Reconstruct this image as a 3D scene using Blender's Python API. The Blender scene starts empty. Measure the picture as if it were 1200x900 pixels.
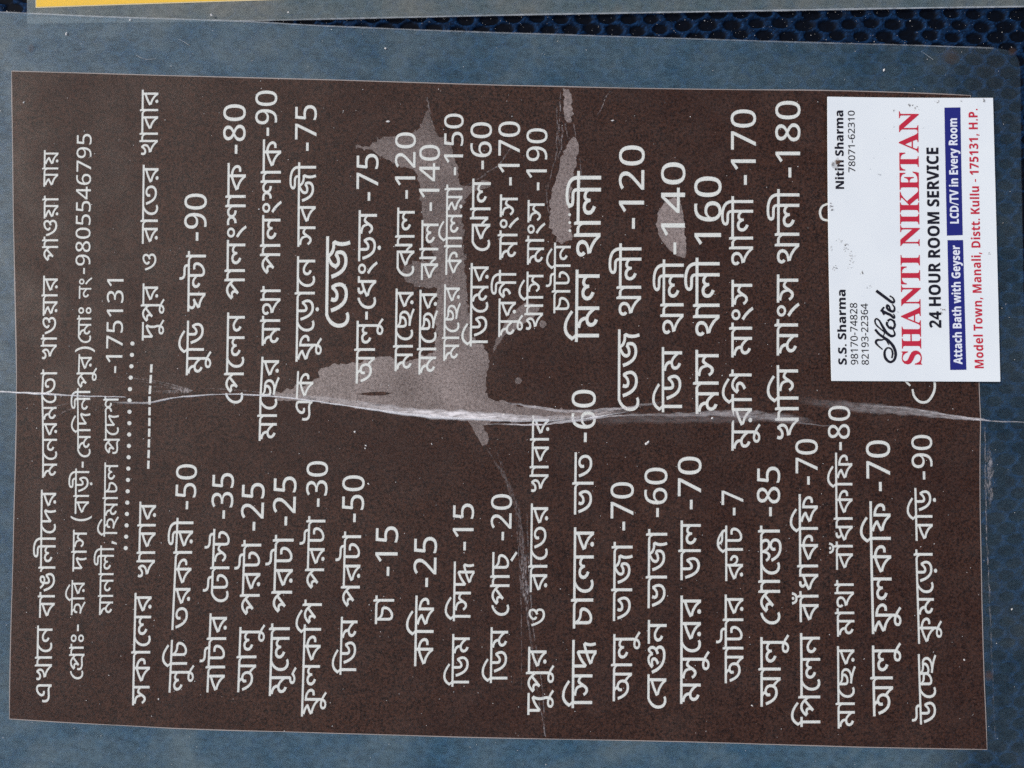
import bpy, bmesh, math, random
import numpy as np
from mathutils import Vector, noise
from mathutils.geometry import tessellate_polygon, delaunay_2d_cdt

# ------------------------------------------------------------------ camera, light, exposure
SC = bpy.context.scene
PX = 0.00027                       # one pixel of the 1200x900 photograph is 0.27 mm on the table
cam_d = bpy.data.cameras.new("camera")
cam = bpy.data.objects.new("camera", cam_d)
SC.collection.objects.link(cam)
cam.location = (0, 0, 0.2513)
cam.rotation_euler = (0, 0, 0)
cam_d.sensor_width = 36
cam_d.lens = 36 * 0.25 / (1200 * PX)
cam_d.clip_start = 0.01
cam_d.clip_end = 100
SC.camera = cam

SUN_EL, SUN_AZ = math.radians(52), math.radians(-75)     # azimuth clockwise from +Y (top of the picture)
world = bpy.data.worlds.new("World")
SC.world = world
world.use_nodes = True
wn = world.node_tree
wn.nodes.clear()
sky = wn.nodes.new("ShaderNodeTexSky")
sky.sky_type = 'NISHITA'
sky.sun_disc = False
sky.sun_elevation = SUN_EL
sky.sun_rotation = SUN_AZ
sky.air_density = 1.0
sky.dust_density = 2.5
sky.ozone_density = 1.0
bg = wn.nodes.new("ShaderNodeBackground")
bg.inputs[1].default_value = 0.10
wo = wn.nodes.new("ShaderNodeOutputWorld")
wn.links.new(sky.outputs[0], bg.inputs[0])
wn.links.new(bg.outputs[0], wo.inputs[0])

sun_d = bpy.data.lights.new("sun", 'SUN')
sun_d.energy = 1.5
sun_d.angle = math.radians(14)
sun_d.color = (1.0, 0.95, 0.87)
sun = bpy.data.objects.new("sun", sun_d)
sun.location = (-0.6, 0.2, 0.8)
sd = Vector((math.sin(SUN_AZ) * math.cos(SUN_EL), math.cos(SUN_AZ) * math.cos(SUN_EL), math.sin(SUN_EL)))
sun.rotation_euler = sd.to_track_quat('Z', 'Y').to_euler()
SC.collection.objects.link(sun)

SC.view_settings.view_transform = 'Standard'
SC.view_settings.look = 'None'
SC.view_settings.exposure = 0.35
SC.view_settings.gamma = 1
SC.view_settings.use_curve_mapping = False
SC.cycles.use_denoising = False      # keep the fine grain of toner, specks and scuffed film
SC.cycles.max_bounces = 12
SC.cycles.transparent_max_bounces = 24
random.seed(7)
rng = np.random.default_rng(7)

GLYPHS = {
0: [[511,630,580,621,627,596,658,555,666,527,669,490,669,-2,591,-2,567,48,532,76,481,85,414,81,350,73,272,68,199,76,124,104,92,131,66,168,50,216,44,278,48,329,56,379,137,368,129,330,126,280,129,241,139,210,173,170,221,151,276,146,367,154,461,163,537,150,567,133,589,109,588,463,587,495,583,515,568,540,546,551,514,555,446,539,389,499,349,446,335,393,339,373,355,355,392,347,413,348,436,350,443,276,415,270,376,268,329,276,289,298,261,337,252,392,257,433,273,474,330,551,413,608,461,625]],
1: [[708,624,708,549,603,549,603,-2,523,-2,459,78,379,147,282,202,164,236,140,333,191,298,276,278,348,249,408,215,457,176,525,100,523,143,522,193,522,690,578,690,601,624],[452,470,444,416,420,370,382,334,333,306,275,286,209,274,161,283,139,333,215,342,274,356,318,376,349,402,367,432,373,466,359,521,313,571,371,628,429,556,446,514],[182,428,127,436,84,460,56,498,47,548,54,593,70,630,150,608,137,582,132,552,146,515,182,503,223,511,268,542,291,572,315,614,373,628,375,574,327,497,262,446]],
2: [[278,624,278,549,173,549,173,-2,92,-2,92,468,57,526,31,543,-2,549,-12,549,-12,624,5,624,56,608,96,561,93,582,92,613,92,690,149,690,171,624]],
3: [[358,624,358,549,336,549,270,519,203,458,150,371,135,319,130,262,135,198,151,148,175,112,204,89,267,71,308,76,349,95,386,30,327,1,264,-7,204,1,151,26,108,66,75,120,54,185,47,260,55,339,78,409,115,471,162,523,218,562,280,588,217,553,177,550,130,549,-12,549,-12,624]],
4: [[616,624,616,549,511,549,511,-2,430,-2,432,244,449,185,375,269,295,327,255,344,216,349,182,344,155,330,136,307,130,274,135,247,150,224,177,204,217,185,177,110,120,141,79,179,53,225,44,277,50,322,68,360,95,388,129,409,204,425,254,420,300,407,381,358,455,283,435,277,431,325,430,371,430,549,-12,549,-12,624]],
5: [[608,624,608,549,503,549,503,-2,423,-2,387,56,340,109,284,155,220,194,150,223,75,241,34,340,235,446,449,526,424,480,422,549,-12,549,-12,624],[423,476,448,445,286,383,133,304,246,265,359,192,406,144,441,86,427,86,424,134,422,189]],
6: [[419,7,355,12,295,29,240,57,189,100,142,157,100,232,62,326,26,441,106,463,136,364,166,283,199,218,235,168,274,131,317,106,365,92,418,87,489,96,544,122,578,163,590,217,582,274,569,307,546,349,598,334,559,290,524,257,460,219,402,207,358,213,323,231,294,271,285,304,282,352,282,443,288,500,306,547,334,584,370,610,411,626,456,631,507,624,549,603,577,568,586,519,581,482,564,451,507,410,431,396,364,403,303,422,247,452,197,491,115,582,179,626,248,547,329,488,377,472,432,466,467,470,489,482,507,520,493,550,455,561,403,545,370,501,359,438,359,337,368,298,380,288,399,284,443,293,488,324,545,382,617,385,655,304,669,215,662,159,641,109,606,67,557,35,495,14]],
7: [[743,624,743,549,638,549,638,-2,557,-2,559,336,566,307,517,358,465,377,435,372,410,352,400,307,400,288,402,269,334,264,311,334,268,377,213,392,168,382,140,354,130,316,137,280,159,249,194,224,244,202,215,124,127,166,66,231,50,273,44,320,50,362,66,399,92,428,126,450,208,468,258,463,300,448,337,423,372,383,351,381,367,413,392,435,452,453,515,439,574,398,561,380,558,424,557,467,557,549,-12,549,-12,624]],
8: [[278,549,173,549,173,-2,92,-2,92,549,-12,549,-12,624,92,624,82,681,59,730,25,769,-17,799,-125,835,-252,846,-353,840,-391,832,-418,821,-435,808,-440,792,-434,778,-417,770,-365,765,-269,765,-221,763,-184,756,-134,726,-106,681,-98,613,-169,613,-175,654,-190,676,-214,687,-254,690,-353,690,-425,696,-477,711,-513,746,-523,789,-506,842,-457,884,-374,910,-258,919,-133,911,-28,887,56,847,118,790,158,715,176,624,278,624]],
9: [[615,624,615,549,161,549,160,251,142,273,235,359,346,430,475,488,542,422,511,353,494,285,489,205,497,111,524,9,446,-9,417,106,407,222,413,299,430,364,452,413,468,405,355,347,249,271,141,172,80,214,80,549,-12,549,-12,624]],
10: [[608,624,608,549,503,549,503,-2,423,-2,387,56,340,109,284,155,220,194,150,223,75,241,34,340,235,446,449,526,424,480,422,549,-12,549,-12,624],[423,476,448,445,286,383,133,304,246,265,359,192,406,144,441,86,427,86,424,134,422,189],[185,-8,141,8,127,28,123,52,141,97,185,114,229,97,247,52,243,28,229,8]],
11: [[634,624,634,549,529,549,529,-2,448,-2,450,136,469,81,396,179,321,251,281,272,236,279,202,274,175,260,156,237,150,205,156,175,173,151,203,130,245,112,219,31,168,53,129,78,80,139,64,208,70,253,88,289,115,318,149,338,223,355,280,349,329,333,410,273,475,188,452,184,449,232,448,281,448,549,-12,549,-12,624],[301,323,300,311,299,296,219,320,213,374,199,414,176,444,143,467,98,482,36,492,49,569,97,555,183,535,248,491,287,421]],
12: [[407,48,327,58,253,89,185,142,125,221,72,328,26,467,106,488,143,374,183,283,228,214,279,166,337,137,405,128,483,139,534,171,562,219,571,278,555,354,511,407,480,422,444,427,410,423,388,410,375,391,371,367,373,346,381,319,300,304,290,343,286,380,291,416,306,447,361,488,440,502,499,495,550,473,592,439,625,393,645,337,652,274,645,214,625,160,592,114,544,78,482,56],[719,624,719,549,-12,549,-12,624]],
13: [[509,631,578,621,630,592,662,545,673,483,667,437,648,396,619,360,580,329,479,279,446,355,508,380,552,407,580,440,589,482,584,514,569,537,544,551,509,556,442,544,385,514,347,475,333,439,343,413,358,404,388,396,366,318,314,334,278,359,256,391,249,431,254,466,270,501,327,565,410,613],[683,225,667,149,621,90,548,53,453,40,384,46,319,65,258,98,202,146,151,209,104,290,62,389,25,508,104,531,147,400,194,296,247,217,308,163,376,131,455,120,512,127,558,146,588,180,598,228,592,263,573,293,505,338,589,375,629,347,659,312,677,271]],
14: [[638,624,638,549,533,549,533,-2,453,-2,360,97,305,136,242,168,169,193,83,210,46,304,112,345,182,382,248,414,164,464,45,501,79,572,83,549,-12,549,-12,624],[452,549,135,549,114,560,199,530,279,482,338,433,343,375,266,339,190,301,125,262,111,281,194,266,264,242,379,174,474,82,455,76,453,124,452,171],[180,-8,136,8,122,28,118,52,136,97,180,114,224,97,242,52,238,28,224,8]],
15: [[728,624,728,549,623,549,623,-2,542,-2,544,397,567,331,489,433,425,502,364,542,298,554,226,539,167,499,117,445,107,445,139,462,174,467,225,459,261,435,281,399,288,356,287,335,284,317,261,325,287,352,310,376,336,401,461,519,513,463,226,192,164,250,249,328,214,284,182,261,207,299,217,343,202,382,185,392,160,396,130,392,98,378,19,452,103,546,191,608,239,625,291,631,345,626,393,610,437,584,480,547,524,500,569,440,547,444,543,498,542,558,542,690,598,690,621,624]],
16: [[638,624,638,549,533,549,533,-2,453,-2,360,97,305,136,242,168,169,193,83,210,46,304,112,345,182,382,248,414,164,464,45,501,79,572,83,549,-12,549,-12,624],[452,549,135,549,114,560,199,530,279,482,338,433,343,375,266,339,190,301,125,262,111,281,194,266,264,242,379,174,474,82,455,76,453,124,452,171]],
17: [[358,624,358,549,336,549,270,519,203,458,150,371,135,319,130,262,135,198,151,148,175,112,204,89,267,71,308,76,349,95,386,30,327,1,263,-7,203,1,151,26,108,66,75,120,54,185,47,260,53,333,72,398,100,455,136,504,222,579,312,624]],
18: [[767,624,767,549,662,549,662,-2,581,-2,583,397,606,331,528,433,464,502,403,542,337,554,265,539,206,499,156,445,146,445,178,462,213,467,265,459,300,435,320,399,327,356,326,335,323,317,300,325,326,352,349,376,375,401,500,519,552,463,265,192,203,250,288,328,253,284,221,261,246,299,256,343,241,382,224,392,199,396,169,392,137,378,58,452,142,546,230,608,278,625,330,631,384,626,431,610,476,584,519,547,562,500,608,440,586,444,582,498,581,558,581,690,637,690,660,624],[662,-45,584,-45,558,5,522,32,475,41,375,33,269,24,194,31,120,57,89,81,64,114,48,157,43,212,45,248,52,289,133,279,127,247,125,211,129,175,142,146,163,125,192,111,269,100,362,108,458,117,529,104,581,64,581,153,662,153]],
19: [[76,486,81,525,95,559,146,607,219,624,292,607,343,559,357,525,362,486,357,447,343,413,292,364,219,347,146,364,95,412,81,446],[149,486,154,457,169,434,191,421,219,416,247,421,270,435,284,457,289,486,284,514,270,536,247,550,219,555,191,550,169,536,154,514],[76,137,81,176,95,210,146,258,219,275,292,258,343,211,357,177,362,137,357,98,343,64,292,15,219,-2,146,15,95,64,81,98],[149,137,154,108,169,86,191,72,219,67,247,72,270,86,284,108,289,137,284,166,270,188,247,201,219,206,191,201,169,187,154,165]],
20: [[47,340,293,340,293,254,47,254]],
21: [[242,502,314,495,370,475,413,445,443,408,460,366,466,325,451,251,408,193,336,156,234,140,245,154,342,117,443,61,543,-10,494,-66,379,15,278,73,172,117,44,153,59,225,129,210,207,206,270,210,316,223,348,242,368,266,383,320,373,366,345,400,301,421,247,428,190,421,159,401,150,370,152,354,156,336,80,321,71,354,68,384,74,419,90,448,117,472,152,488],[174,463,163,494,144,520,114,541,70,555,96,603,144,591,192,567,226,540,246,508,257,466],[542,624,542,549,-12,549,-12,624]],
22: [[278,624,278,549,173,549,173,-2,92,-2,92,549,-12,549,-12,624,79,623,48,661,18,704,91,813,134,857,184,890,243,912,313,919,415,906,511,868,606,809,708,731,663,674,596,727,537,768,432,824,325,842,274,837,230,823,161,771,108,693,130,661,161,624]],
23: [[694,624,694,549,589,549,589,-2,508,-2,510,354,534,289,503,325,478,352,456,368,436,373,411,365,385,335,367,307,345,267,296,186,249,140,188,125,136,136,86,173,32,245,97,284,122,242,142,220,180,205,211,215,245,251,287,322,310,355,336,401,361,430,387,446,415,451,475,432,504,409,539,373,514,371,509,416,508,458,508,549,-12,549,-12,624],[271,269,259,332,249,378,234,413,213,440,184,459,145,474,97,484,36,493,51,574,108,553,203,530,265,493,301,437,317,356]],
24: [[255,-137,190,-33,145,82,118,206,109,332,118,459,145,580,190,693,255,794,340,794,279,688,235,574,208,454,199,331,208,206,234,86,278,-29,341,-137]],
25: [[724,624,724,549,358,549,358,372,367,331,393,318,432,330,476,367,528,435,590,444,640,346,658,245,651,185,630,131,596,86,548,51,489,29,417,22,353,28,293,45,238,75,188,120,141,180,99,257,61,351,26,466,106,487,145,360,186,262,233,190,285,140,345,112,413,102,483,112,535,142,567,187,578,243,566,319,532,374,583,393,521,307,457,257,394,240,350,247,316,266,288,307,280,341,277,393,277,549,-12,549,-12,624],[363,-151,319,-135,305,-115,301,-91,319,-46,363,-29,407,-46,425,-91,421,-115,407,-135]],
26: [[-286,-268,-346,-256,-401,-219,-418,-189,-424,-151,-414,-104,-384,-68,-337,-45,-274,-37,-213,-43,-154,-60,-36,-122,92,-217,44,-274,-21,-221,-79,-180,-183,-124,-279,-105,-310,-108,-332,-119,-349,-153,-344,-176,-330,-191,-286,-202,-253,-198,-228,-187,-194,-149,-178,-102,-174,-59,-174,10,-93,10,-93,-45,-100,-111,-126,-184,-150,-217,-184,-244,-229,-262]],
27: [[79,-137,140,-31,184,81,211,201,220,325,211,450,185,571,141,686,78,794,164,794,229,690,274,575,301,451,310,324,301,198,274,77,229,-36,164,-137]],
28: [[123,317,244,225,347,112,427,-9,358,-44,276,71,187,164,70,250],[76,486,81,525,95,559,146,607,219,624,292,607,343,559,357,525,362,486,357,447,343,413,292,364,219,347,146,364,95,412,81,446],[149,486,154,457,169,434,191,421,219,416,247,421,270,435,284,457,289,486,284,515,270,537,247,550,219,555,191,550,169,536,154,514]],
29: [[190,-12,147,-9,104,-3,104,78,145,68,187,65,247,71,295,88,333,115,361,150,396,240,409,348,406,348,373,306,323,276,255,265,197,271,147,291,106,322,75,366,56,420,50,484,57,554,77,613,109,661,153,697,207,719,269,726,332,717,389,692,436,648,473,587,496,507,504,409,496,287,469,173,414,77,373,40,323,12,262,-6],[267,339,308,344,343,358,393,407,411,467,395,552,375,589,348,620,313,640,270,647,218,637,177,608,149,557,140,484,148,424,172,378,212,349]],
30: [[276,-12,180,1,109,40,65,102,50,182,60,249,91,302,136,343,187,374,131,419,89,477,73,554,80,607,101,650,134,684,176,708,224,722,276,727,329,722,377,708,419,684,451,650,472,607,479,553,462,477,416,420,353,378,423,333,480,271,496,231,502,186,495,129,473,81,439,41,394,12,339,-6],[274,66,334,74,377,99,402,136,411,185,402,230,374,269,327,303,263,338,211,307,172,272,149,230,141,181,149,135,173,98,214,74],[277,416,333,449,373,491,388,550,380,593,358,624,323,643,275,649,216,638,178,604,164,550,179,491,219,449]],
31: [[275,-12,204,-1,147,32,102,86,71,160,52,251,46,358,52,466,69,557,98,629,142,683,200,716,275,727,346,716,405,684,449,630,481,556,500,466,506,358,500,251,483,160,454,87,410,32,351,-1],[275,68,319,76,354,99,380,139,398,195,408,268,412,358,408,447,398,520,380,576,354,615,319,639,275,647,231,639,196,615,171,576,148,485,140,358,148,231,171,140,196,100,231,76]],
32: [[238,-12,142,-2,62,28,62,116,117,89,180,73,240,68,308,77,359,105,391,151,402,219,391,281,360,325,308,352,236,361,177,357,123,348,77,377,104,716,445,716,445,631,185,631,166,430,207,437,266,440,328,434,383,416,430,387,466,346,489,293,497,229,490,159,467,100,430,52,379,16,315,-5]],
33: [[339,158,9,158,9,239,334,720,429,720,429,243,533,243,533,158,429,158,429,-2,339,-2],[339,243,339,415,340,472,342,531,344,585,345,624,344,624,325,580,301,537,101,243]],
34: [[288,-12,225,-3,169,22,121,66,84,127,61,207,53,305,61,427,88,541,143,637,184,674,234,702,295,720,367,726,411,724,453,717,453,636,412,646,370,649,310,643,262,626,225,599,196,564,161,474,148,366,151,366,207,425,249,443,302,449,360,443,410,423,451,392,482,348,501,294,507,230,500,161,480,101,448,53,405,17,351,-5],[287,67,340,77,381,106,408,157,417,230,409,290,385,336,346,365,290,375,249,370,214,356,164,307,146,247,162,163,182,125,209,94,244,74]],
35: [[409,631,42,631,42,716,505,716,505,643,233,-2,134,-2]],
36: [[191,118,199,105,176,31,147,-45,114,-121,43,-121,72,2,91,118]],
37: [[579,624,579,549,174,549,174,521,170,458,173,422,174,378,174,205,175,168,179,144,191,118,213,103,244,98,317,117,378,163,421,226,436,296,431,322,418,337,368,347,363,347,289,355,234,375,191,406,159,446,170,537,216,475,273,438,312,428,361,425,377,425,436,420,473,405,508,365,519,306,512,246,490,188,457,136,416,93,335,41,289,27,238,22,174,33,131,62,104,108,96,143,93,191,93,549,-12,549,-12,624]],
38: [[689,624,689,549,584,549,584,-2,503,-2,503,512,508,532,504,567,503,607,503,690,559,690,583,624],[361,631,434,616,493,573,536,510,530,402,495,467,456,515,412,544,363,554,328,549,301,533,284,507,278,471,286,436,310,407,351,388,415,379,408,298,345,307,297,325,259,352,233,387,218,427,213,474,218,523,234,563,259,593,290,614],[77,631,157,614,192,592,220,559,238,516,244,461,239,421,224,382,198,348,161,321,114,304,52,298,46,379,93,383,127,393,167,427,179,468,173,504,154,531,122,548,76,554,41,552,-3,543,-11,622,35,629]],
39: [[259,-2,259,446,260,507,262,570,264,619,239,593,207,565,134,505,84,568,273,716,349,716,349,-2]],
40: [[229,-12,128,-3,38,28,38,115,132,79,227,67,304,76,357,104,388,148,398,206,392,245,376,277,349,301,313,317,268,327,214,330,147,330,147,408,214,408,262,412,303,425,334,445,357,472,371,504,376,541,361,598,319,634,256,647,207,643,165,631,87,587,40,652,133,704,191,721,256,726,321,720,374,703,416,675,447,640,465,596,471,547,466,502,451,463,428,430,397,404,317,375,317,375,392,356,447,320,482,268,493,203,486,144,465,91,429,48,378,15,311,-5]],
41: [[819,624,819,549,494,549,494,489,494,473,494,-2,414,-2,379,56,333,110,277,157,215,197,147,225,75,241,34,340,230,441,439,519,415,473,413,549,-12,549,-12,624],[414,469,439,437,331,399,225,351,133,304,188,290,246,264,356,188,399,141,431,89,418,85,415,134,413,189],[763,288,750,225,706,175,670,161,625,156,594,157,564,161,570,237,587,235,606,235,645,240,667,253,681,296,668,344,630,385,567,416,477,436,480,515,556,501,623,476,680,441,725,398,753,346]],
42: [[579,624,579,549,174,549,174,205,175,168,179,144,191,118,213,103,244,98,317,117,378,163,422,229,437,299,433,326,422,346,401,358,370,362,344,360,315,355,304,430,345,438,389,441,456,427,482,408,502,382,515,347,519,303,512,244,490,188,457,136,416,93,335,42,289,27,239,22,175,33,131,62,104,108,96,143,93,191,93,549,-12,549,-12,624],[393,620,388,657,374,680,350,693,315,697,221,697,163,699,120,706,59,734,18,787,4,859,6,885,9,914,87,909,84,887,83,869,87,831,102,803,141,780,173,775,216,773,294,773,342,771,379,765,432,735,459,691,469,620]],
43: [[188,125,136,136,86,173,32,245,97,284,122,242,142,220,180,205,211,215,245,251,287,322,310,355,336,402,361,431,387,446,415,451,475,432,504,409,538,375,541,343,533,289,478,352,456,368,436,373,411,365,385,335,367,307,345,267,296,186,249,140],[271,269,259,332,249,378,234,413,213,440,184,459,145,474,97,484,36,493,51,574,108,553,203,530,265,493,301,437,317,356],[995,624,995,549,590,549,590,205,591,168,595,144,607,118,628,103,659,98,733,117,794,163,838,229,853,299,849,326,838,346,817,358,786,362,760,360,731,355,720,430,761,438,805,441,872,427,898,408,918,382,931,347,935,303,928,244,906,188,873,136,832,93,751,42,705,27,655,22,591,33,547,62,520,108,512,143,509,191,509,337,513,373,510,411,509,458,509,549,-12,549,-12,624],[809,620,804,657,790,680,766,693,731,697,637,697,579,699,536,706,475,734,434,787,420,859,422,885,425,914,503,909,500,887,499,869,503,831,518,803,557,780,589,775,632,773,710,773,758,771,795,765,848,735,875,691,885,620]],
44: [[900,624,900,549,800,549,800,-2,720,-2,687,54,648,102,555,179,581,249,662,187,723,111,721,137,720,164,719,194,719,549,-12,549,-12,624],[376,89,309,97,245,121,185,165,128,230,75,321,26,443,103,468,141,372,179,297,221,239,267,200,319,177,378,169,427,173,466,186,494,207,513,233,528,300,520,352,497,393,462,419,420,428,392,424,371,414,359,397,355,372,357,353,363,329,284,314,273,354,269,388,274,423,290,451,344,489,413,502,469,495,516,475,555,443,584,402,602,352,608,294,602,241,583,193,551,150,506,117,448,96],[343,463,332,494,313,520,283,541,240,555,266,603,313,591,362,567,396,540,416,508,426,466],[1170,624,1170,549,1065,549,1065,-2,984,-2,984,478,966,511,946,533,897,549,885,549,885,624,897,624,951,608,989,561,986,582,984,613,984,690,1040,690,1063,624]],
45: [[45,77,217,263,300,358,353,441,367,483,372,530,364,580,341,617,305,639,259,647,216,642,176,628,104,579,51,640,110,685,180,715,260,726,319,720,369,703,410,675,441,637,460,589,466,533,460,479,444,428,383,331,294,230,158,84,158,83,494,83,494,-2,45,-2]],
46: [[-177,-243,-238,-232,-290,-198,-305,-171,-310,-137,-300,-92,-269,-60,-225,-41,-174,-34,-174,10,-93,10,-93,-57,-127,-104,-145,-102,-165,-102,-216,-112,-229,-124,-233,-140,-218,-167,-179,-177,-140,-172,-104,-157,-38,-100,63,-152,166,-218,121,-274,45,-222,-22,-185,-65,-216,-117,-236]],
47: [[850,624,850,549,129,549,113,560,199,530,279,482,338,433,343,375,266,339,190,301,124,262,112,284,188,266,252,243,358,183,446,102,444,134,443,171,443,512,458,512,565,503,661,473,740,415,779,358,794,288,780,225,736,175,700,161,655,156,625,157,595,161,600,236,617,234,636,234,676,239,698,252,712,296,699,343,661,384,601,416,524,432,524,-2,444,-2,353,96,300,135,239,167,167,192,83,210,46,304,112,345,182,382,248,414,164,464,45,501,79,572,83,549,-12,549,-12,624]],
48: [[724,624,724,549,358,549,358,372,367,331,393,318,432,330,476,367,528,435,590,444,640,346,658,245,651,185,630,131,596,86,548,51,489,29,417,22,353,28,293,45,238,75,188,120,141,180,99,257,61,351,26,466,106,487,145,360,186,262,233,190,285,140,345,112,413,102,483,112,535,142,567,187,578,243,566,319,532,374,583,393,521,307,457,257,394,240,350,247,316,266,288,307,280,341,277,393,277,549,-12,549,-12,624]],
49: [[791,624,791,549,161,549,160,251,142,273,210,338,288,396,377,446,475,488,524,440,524,227,443,194,444,433,468,404,355,347,249,271,141,172,80,214,80,549,-12,549,-12,624],[705,69,711,-3,729,-82,657,-100,635,-9,627,75,632,151,653,230,657,212,584,190,511,164,491,159,353,106,237,52,249,62,355,27,446,-33,444,3,443,38,443,163,524,192,524,-119,444,-119,367,-56,285,-18,194,4,156,86,253,138,359,186,473,230,499,237,592,269,682,294,737,238,712,151]],
50: [[-134,-14,115,-214,69,-271,-189,-81]],
51: [[422,41,359,46,299,62,244,90,192,133,144,190,101,263,62,354,26,466,106,487,145,367,188,273,236,204,291,157,351,130,420,121,469,126,510,140,542,162,566,192,581,227,586,267,580,321,564,364,540,398,590,480,625,423,648,370,666,266,659,206,638,152,603,106,555,71,495,48],[384,282,327,290,284,314,256,352,247,402,254,448,270,488,354,463,340,436,334,406,338,384,348,369,386,357,427,365,472,396,498,425,526,468,592,478,584,421,527,345,462,298],[733,624,733,549,-12,549,-12,624]],
52: [[401,61,343,66,287,82,235,110,185,150,139,205,98,275,60,361,26,466,106,487,143,374,183,286,228,221,279,176,338,150,404,141,468,149,515,173,543,212,552,268,544,320,527,360,593,359,533,304,467,268,391,255,321,270,273,314,260,346,256,384,264,429,287,475,330,518,392,552,349,550,298,549,-12,549,-12,624,929,624,929,549,614,549,571,550,535,552,462,516,409,483,373,454,352,428,337,380,341,357,352,342,387,330,454,347,523,398,611,367,626,316,632,254,626,205,609,160,579,120,535,88,476,68],[803,205,811,111,838,9,760,-9,731,106,721,222,731,317,752,386,684,391,625,406,575,428,535,459,472,544,552,561,593,509,656,474,699,464,751,461,778,462,807,464,847,392,813,304]],
53: [[397,631,469,620,527,582,551,551,572,508,532,509,615,610,678,624,735,561,753,519,759,471,753,420,734,375,705,335,666,301,565,247,532,324,594,352,640,383,669,421,679,470,668,518,630,560,683,582,575,448,511,445,499,494,475,529,443,550,403,557,348,549,305,524,260,486,242,484,285,506,342,515,381,511,411,500,448,461,460,411,452,367,427,321,380,278,305,239,259,311,316,337,352,360,372,382,378,408,365,436,330,446,286,441,238,423,166,484,239,563,314,613],[519,30,413,41,315,73,226,129,147,211,80,322,25,465,103,489,152,366,207,271,270,199,342,149,425,120,517,110,586,117,639,136,674,170,685,218,679,255,660,285,592,330,678,366,718,337,747,302,764,260,770,212,762,161,740,116,703,80,653,53,592,36]],
54: [[815,624,815,549,503,549,503,288,500,274,502,235,503,195,503,-2,423,-2,387,56,340,109,284,155,220,194,150,223,75,241,34,340,235,446,449,526,424,480,422,549,-12,549,-12,624],[423,476,448,445,286,383,133,304,246,265,359,192,406,144,441,86,427,86,424,134,422,189],[638,162,567,177,506,227,481,266,459,317,498,388,516,338,534,300,577,251,628,235,670,249,684,268,689,298,680,336,651,367,593,388,609,466,689,436,747,382,763,345,769,299,760,243,733,200,692,171],[185,-8,141,8,127,28,123,52,141,97,185,114,229,97,247,52,243,28,229,8]],
55: [[845,624,845,549,440,549,440,205,441,168,445,144,457,118,479,103,510,98,583,117,644,163,688,229,703,299,699,326,688,346,667,358,636,362,610,360,581,355,570,430,611,438,655,441,722,427,748,408,768,382,781,347,785,303,778,244,756,188,723,136,682,93,601,42,555,27,505,22,441,33,397,62,370,108,362,143,359,191,359,549,254,549,254,624],[659,620,653,656,637,677,611,689,573,693,487,693,429,695,386,702,325,730,284,783,270,855,272,881,275,911,353,906,350,883,349,864,353,826,368,798,407,774,439,768,482,766,510,766,550,764,608,755,696,736,724,691,735,620],[278,624,278,549,173,549,173,-2,92,-2,92,549,-12,549,-12,624,79,623,48,661,18,704,91,813,134,857,184,890,243,912,313,919,382,913,445,897,567,834,698,734,655,685,558,757,477,806,403,835,325,844,274,839,231,825,162,771,108,693,130,661,161,624]],
56: [[504,303,440,312,387,338,346,381,314,439,332,442,308,374,267,320,238,303,202,298,146,309,95,345,39,418,104,456,131,414,152,392,191,378,233,394,248,414,261,447,270,492,274,553,346,553,368,482,400,425,445,387,506,373,536,378,558,391,571,413,576,442,571,479,556,513,504,576,589,593,621,556,647,504,657,442,647,382,618,338,570,312],[740,624,740,549,-12,549,-12,624],[431,-57,351,-50,277,-27,208,12,146,71,91,151,42,255,121,281,159,197,201,132,247,83,300,49,360,29,427,22,503,30,553,55,580,93,589,143,577,200,540,238,482,252,444,244,422,223,415,194,417,174,424,147,346,133,336,172,332,206,337,241,352,269,406,308,478,321,535,315,583,296,620,267,647,230,664,187,669,140,662,84,642,36,608,-4,561,-33,502,-51]],
57: [[45,863,20,770,-4,734,-36,706,-79,689,-131,683,-184,689,-228,706,-262,734,-287,770,-313,862,-239,871,-229,821,-210,784,-180,761,-135,753,-92,761,-61,783,-40,820,-30,872],[-88,830,-101,797,-134,786,-169,799,-180,833,-169,863,-135,875,-99,864]],
58: [[608,624,608,549,503,549,503,-2,423,-2,387,56,340,109,284,155,220,194,150,223,75,241,34,340,235,446,449,526,424,480,422,624],[423,476,448,445,286,383,133,304,246,265,359,192,406,144,441,86,427,86,424,134,422,189],[240,631,266,629,295,626,289,550,272,552,251,552,206,540,190,509,196,486,212,466,244,447,297,423,233,376,166,417,122,465,107,524,121,576,165,616,199,627]],
59: [[617,310,612,259,596,215,540,151,464,113,379,95,357,121,466,100,572,65,687,12,650,-52,489,20,321,66,141,92,150,168,214,158,290,154,370,160,433,177,479,203,511,236,530,272,536,310,528,356,503,389,464,410,412,417,398,417,380,414,370,483,397,484,423,485,476,481,519,467,579,422,608,365],[227,215,166,223,124,248,99,287,91,317,89,359,89,561,170,561,170,521,168,476,169,451,170,420,170,359,174,322,185,302,204,292,233,288,307,304,355,342,372,384,359,406,322,411,316,411,266,416,222,429,153,479,167,548,205,512,252,490,323,483,372,483,388,477,403,465,438,436,452,388,445,341,422,299,387,264,341,238,287,221],[-12,549,-12,624,699,624,699,549]],
60: [[657,624,657,549,552,549,552,-2,472,-2,382,102,264,186,193,216,113,236,90,333,145,298,223,278,292,250,402,179,474,100,472,143,471,193,471,690,527,690,550,624],[211,627,269,622,317,605,354,580,381,547,397,507,402,464,386,392,337,335,260,295,158,273,109,283,89,333,167,342,225,357,268,378,296,404,312,433,317,466,310,503,290,530,256,547,209,553,167,548,139,534,123,514,118,494,125,469,153,446,106,381,70,411,45,448,36,497,41,531,56,562,81,589,116,609,160,623]],
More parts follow.
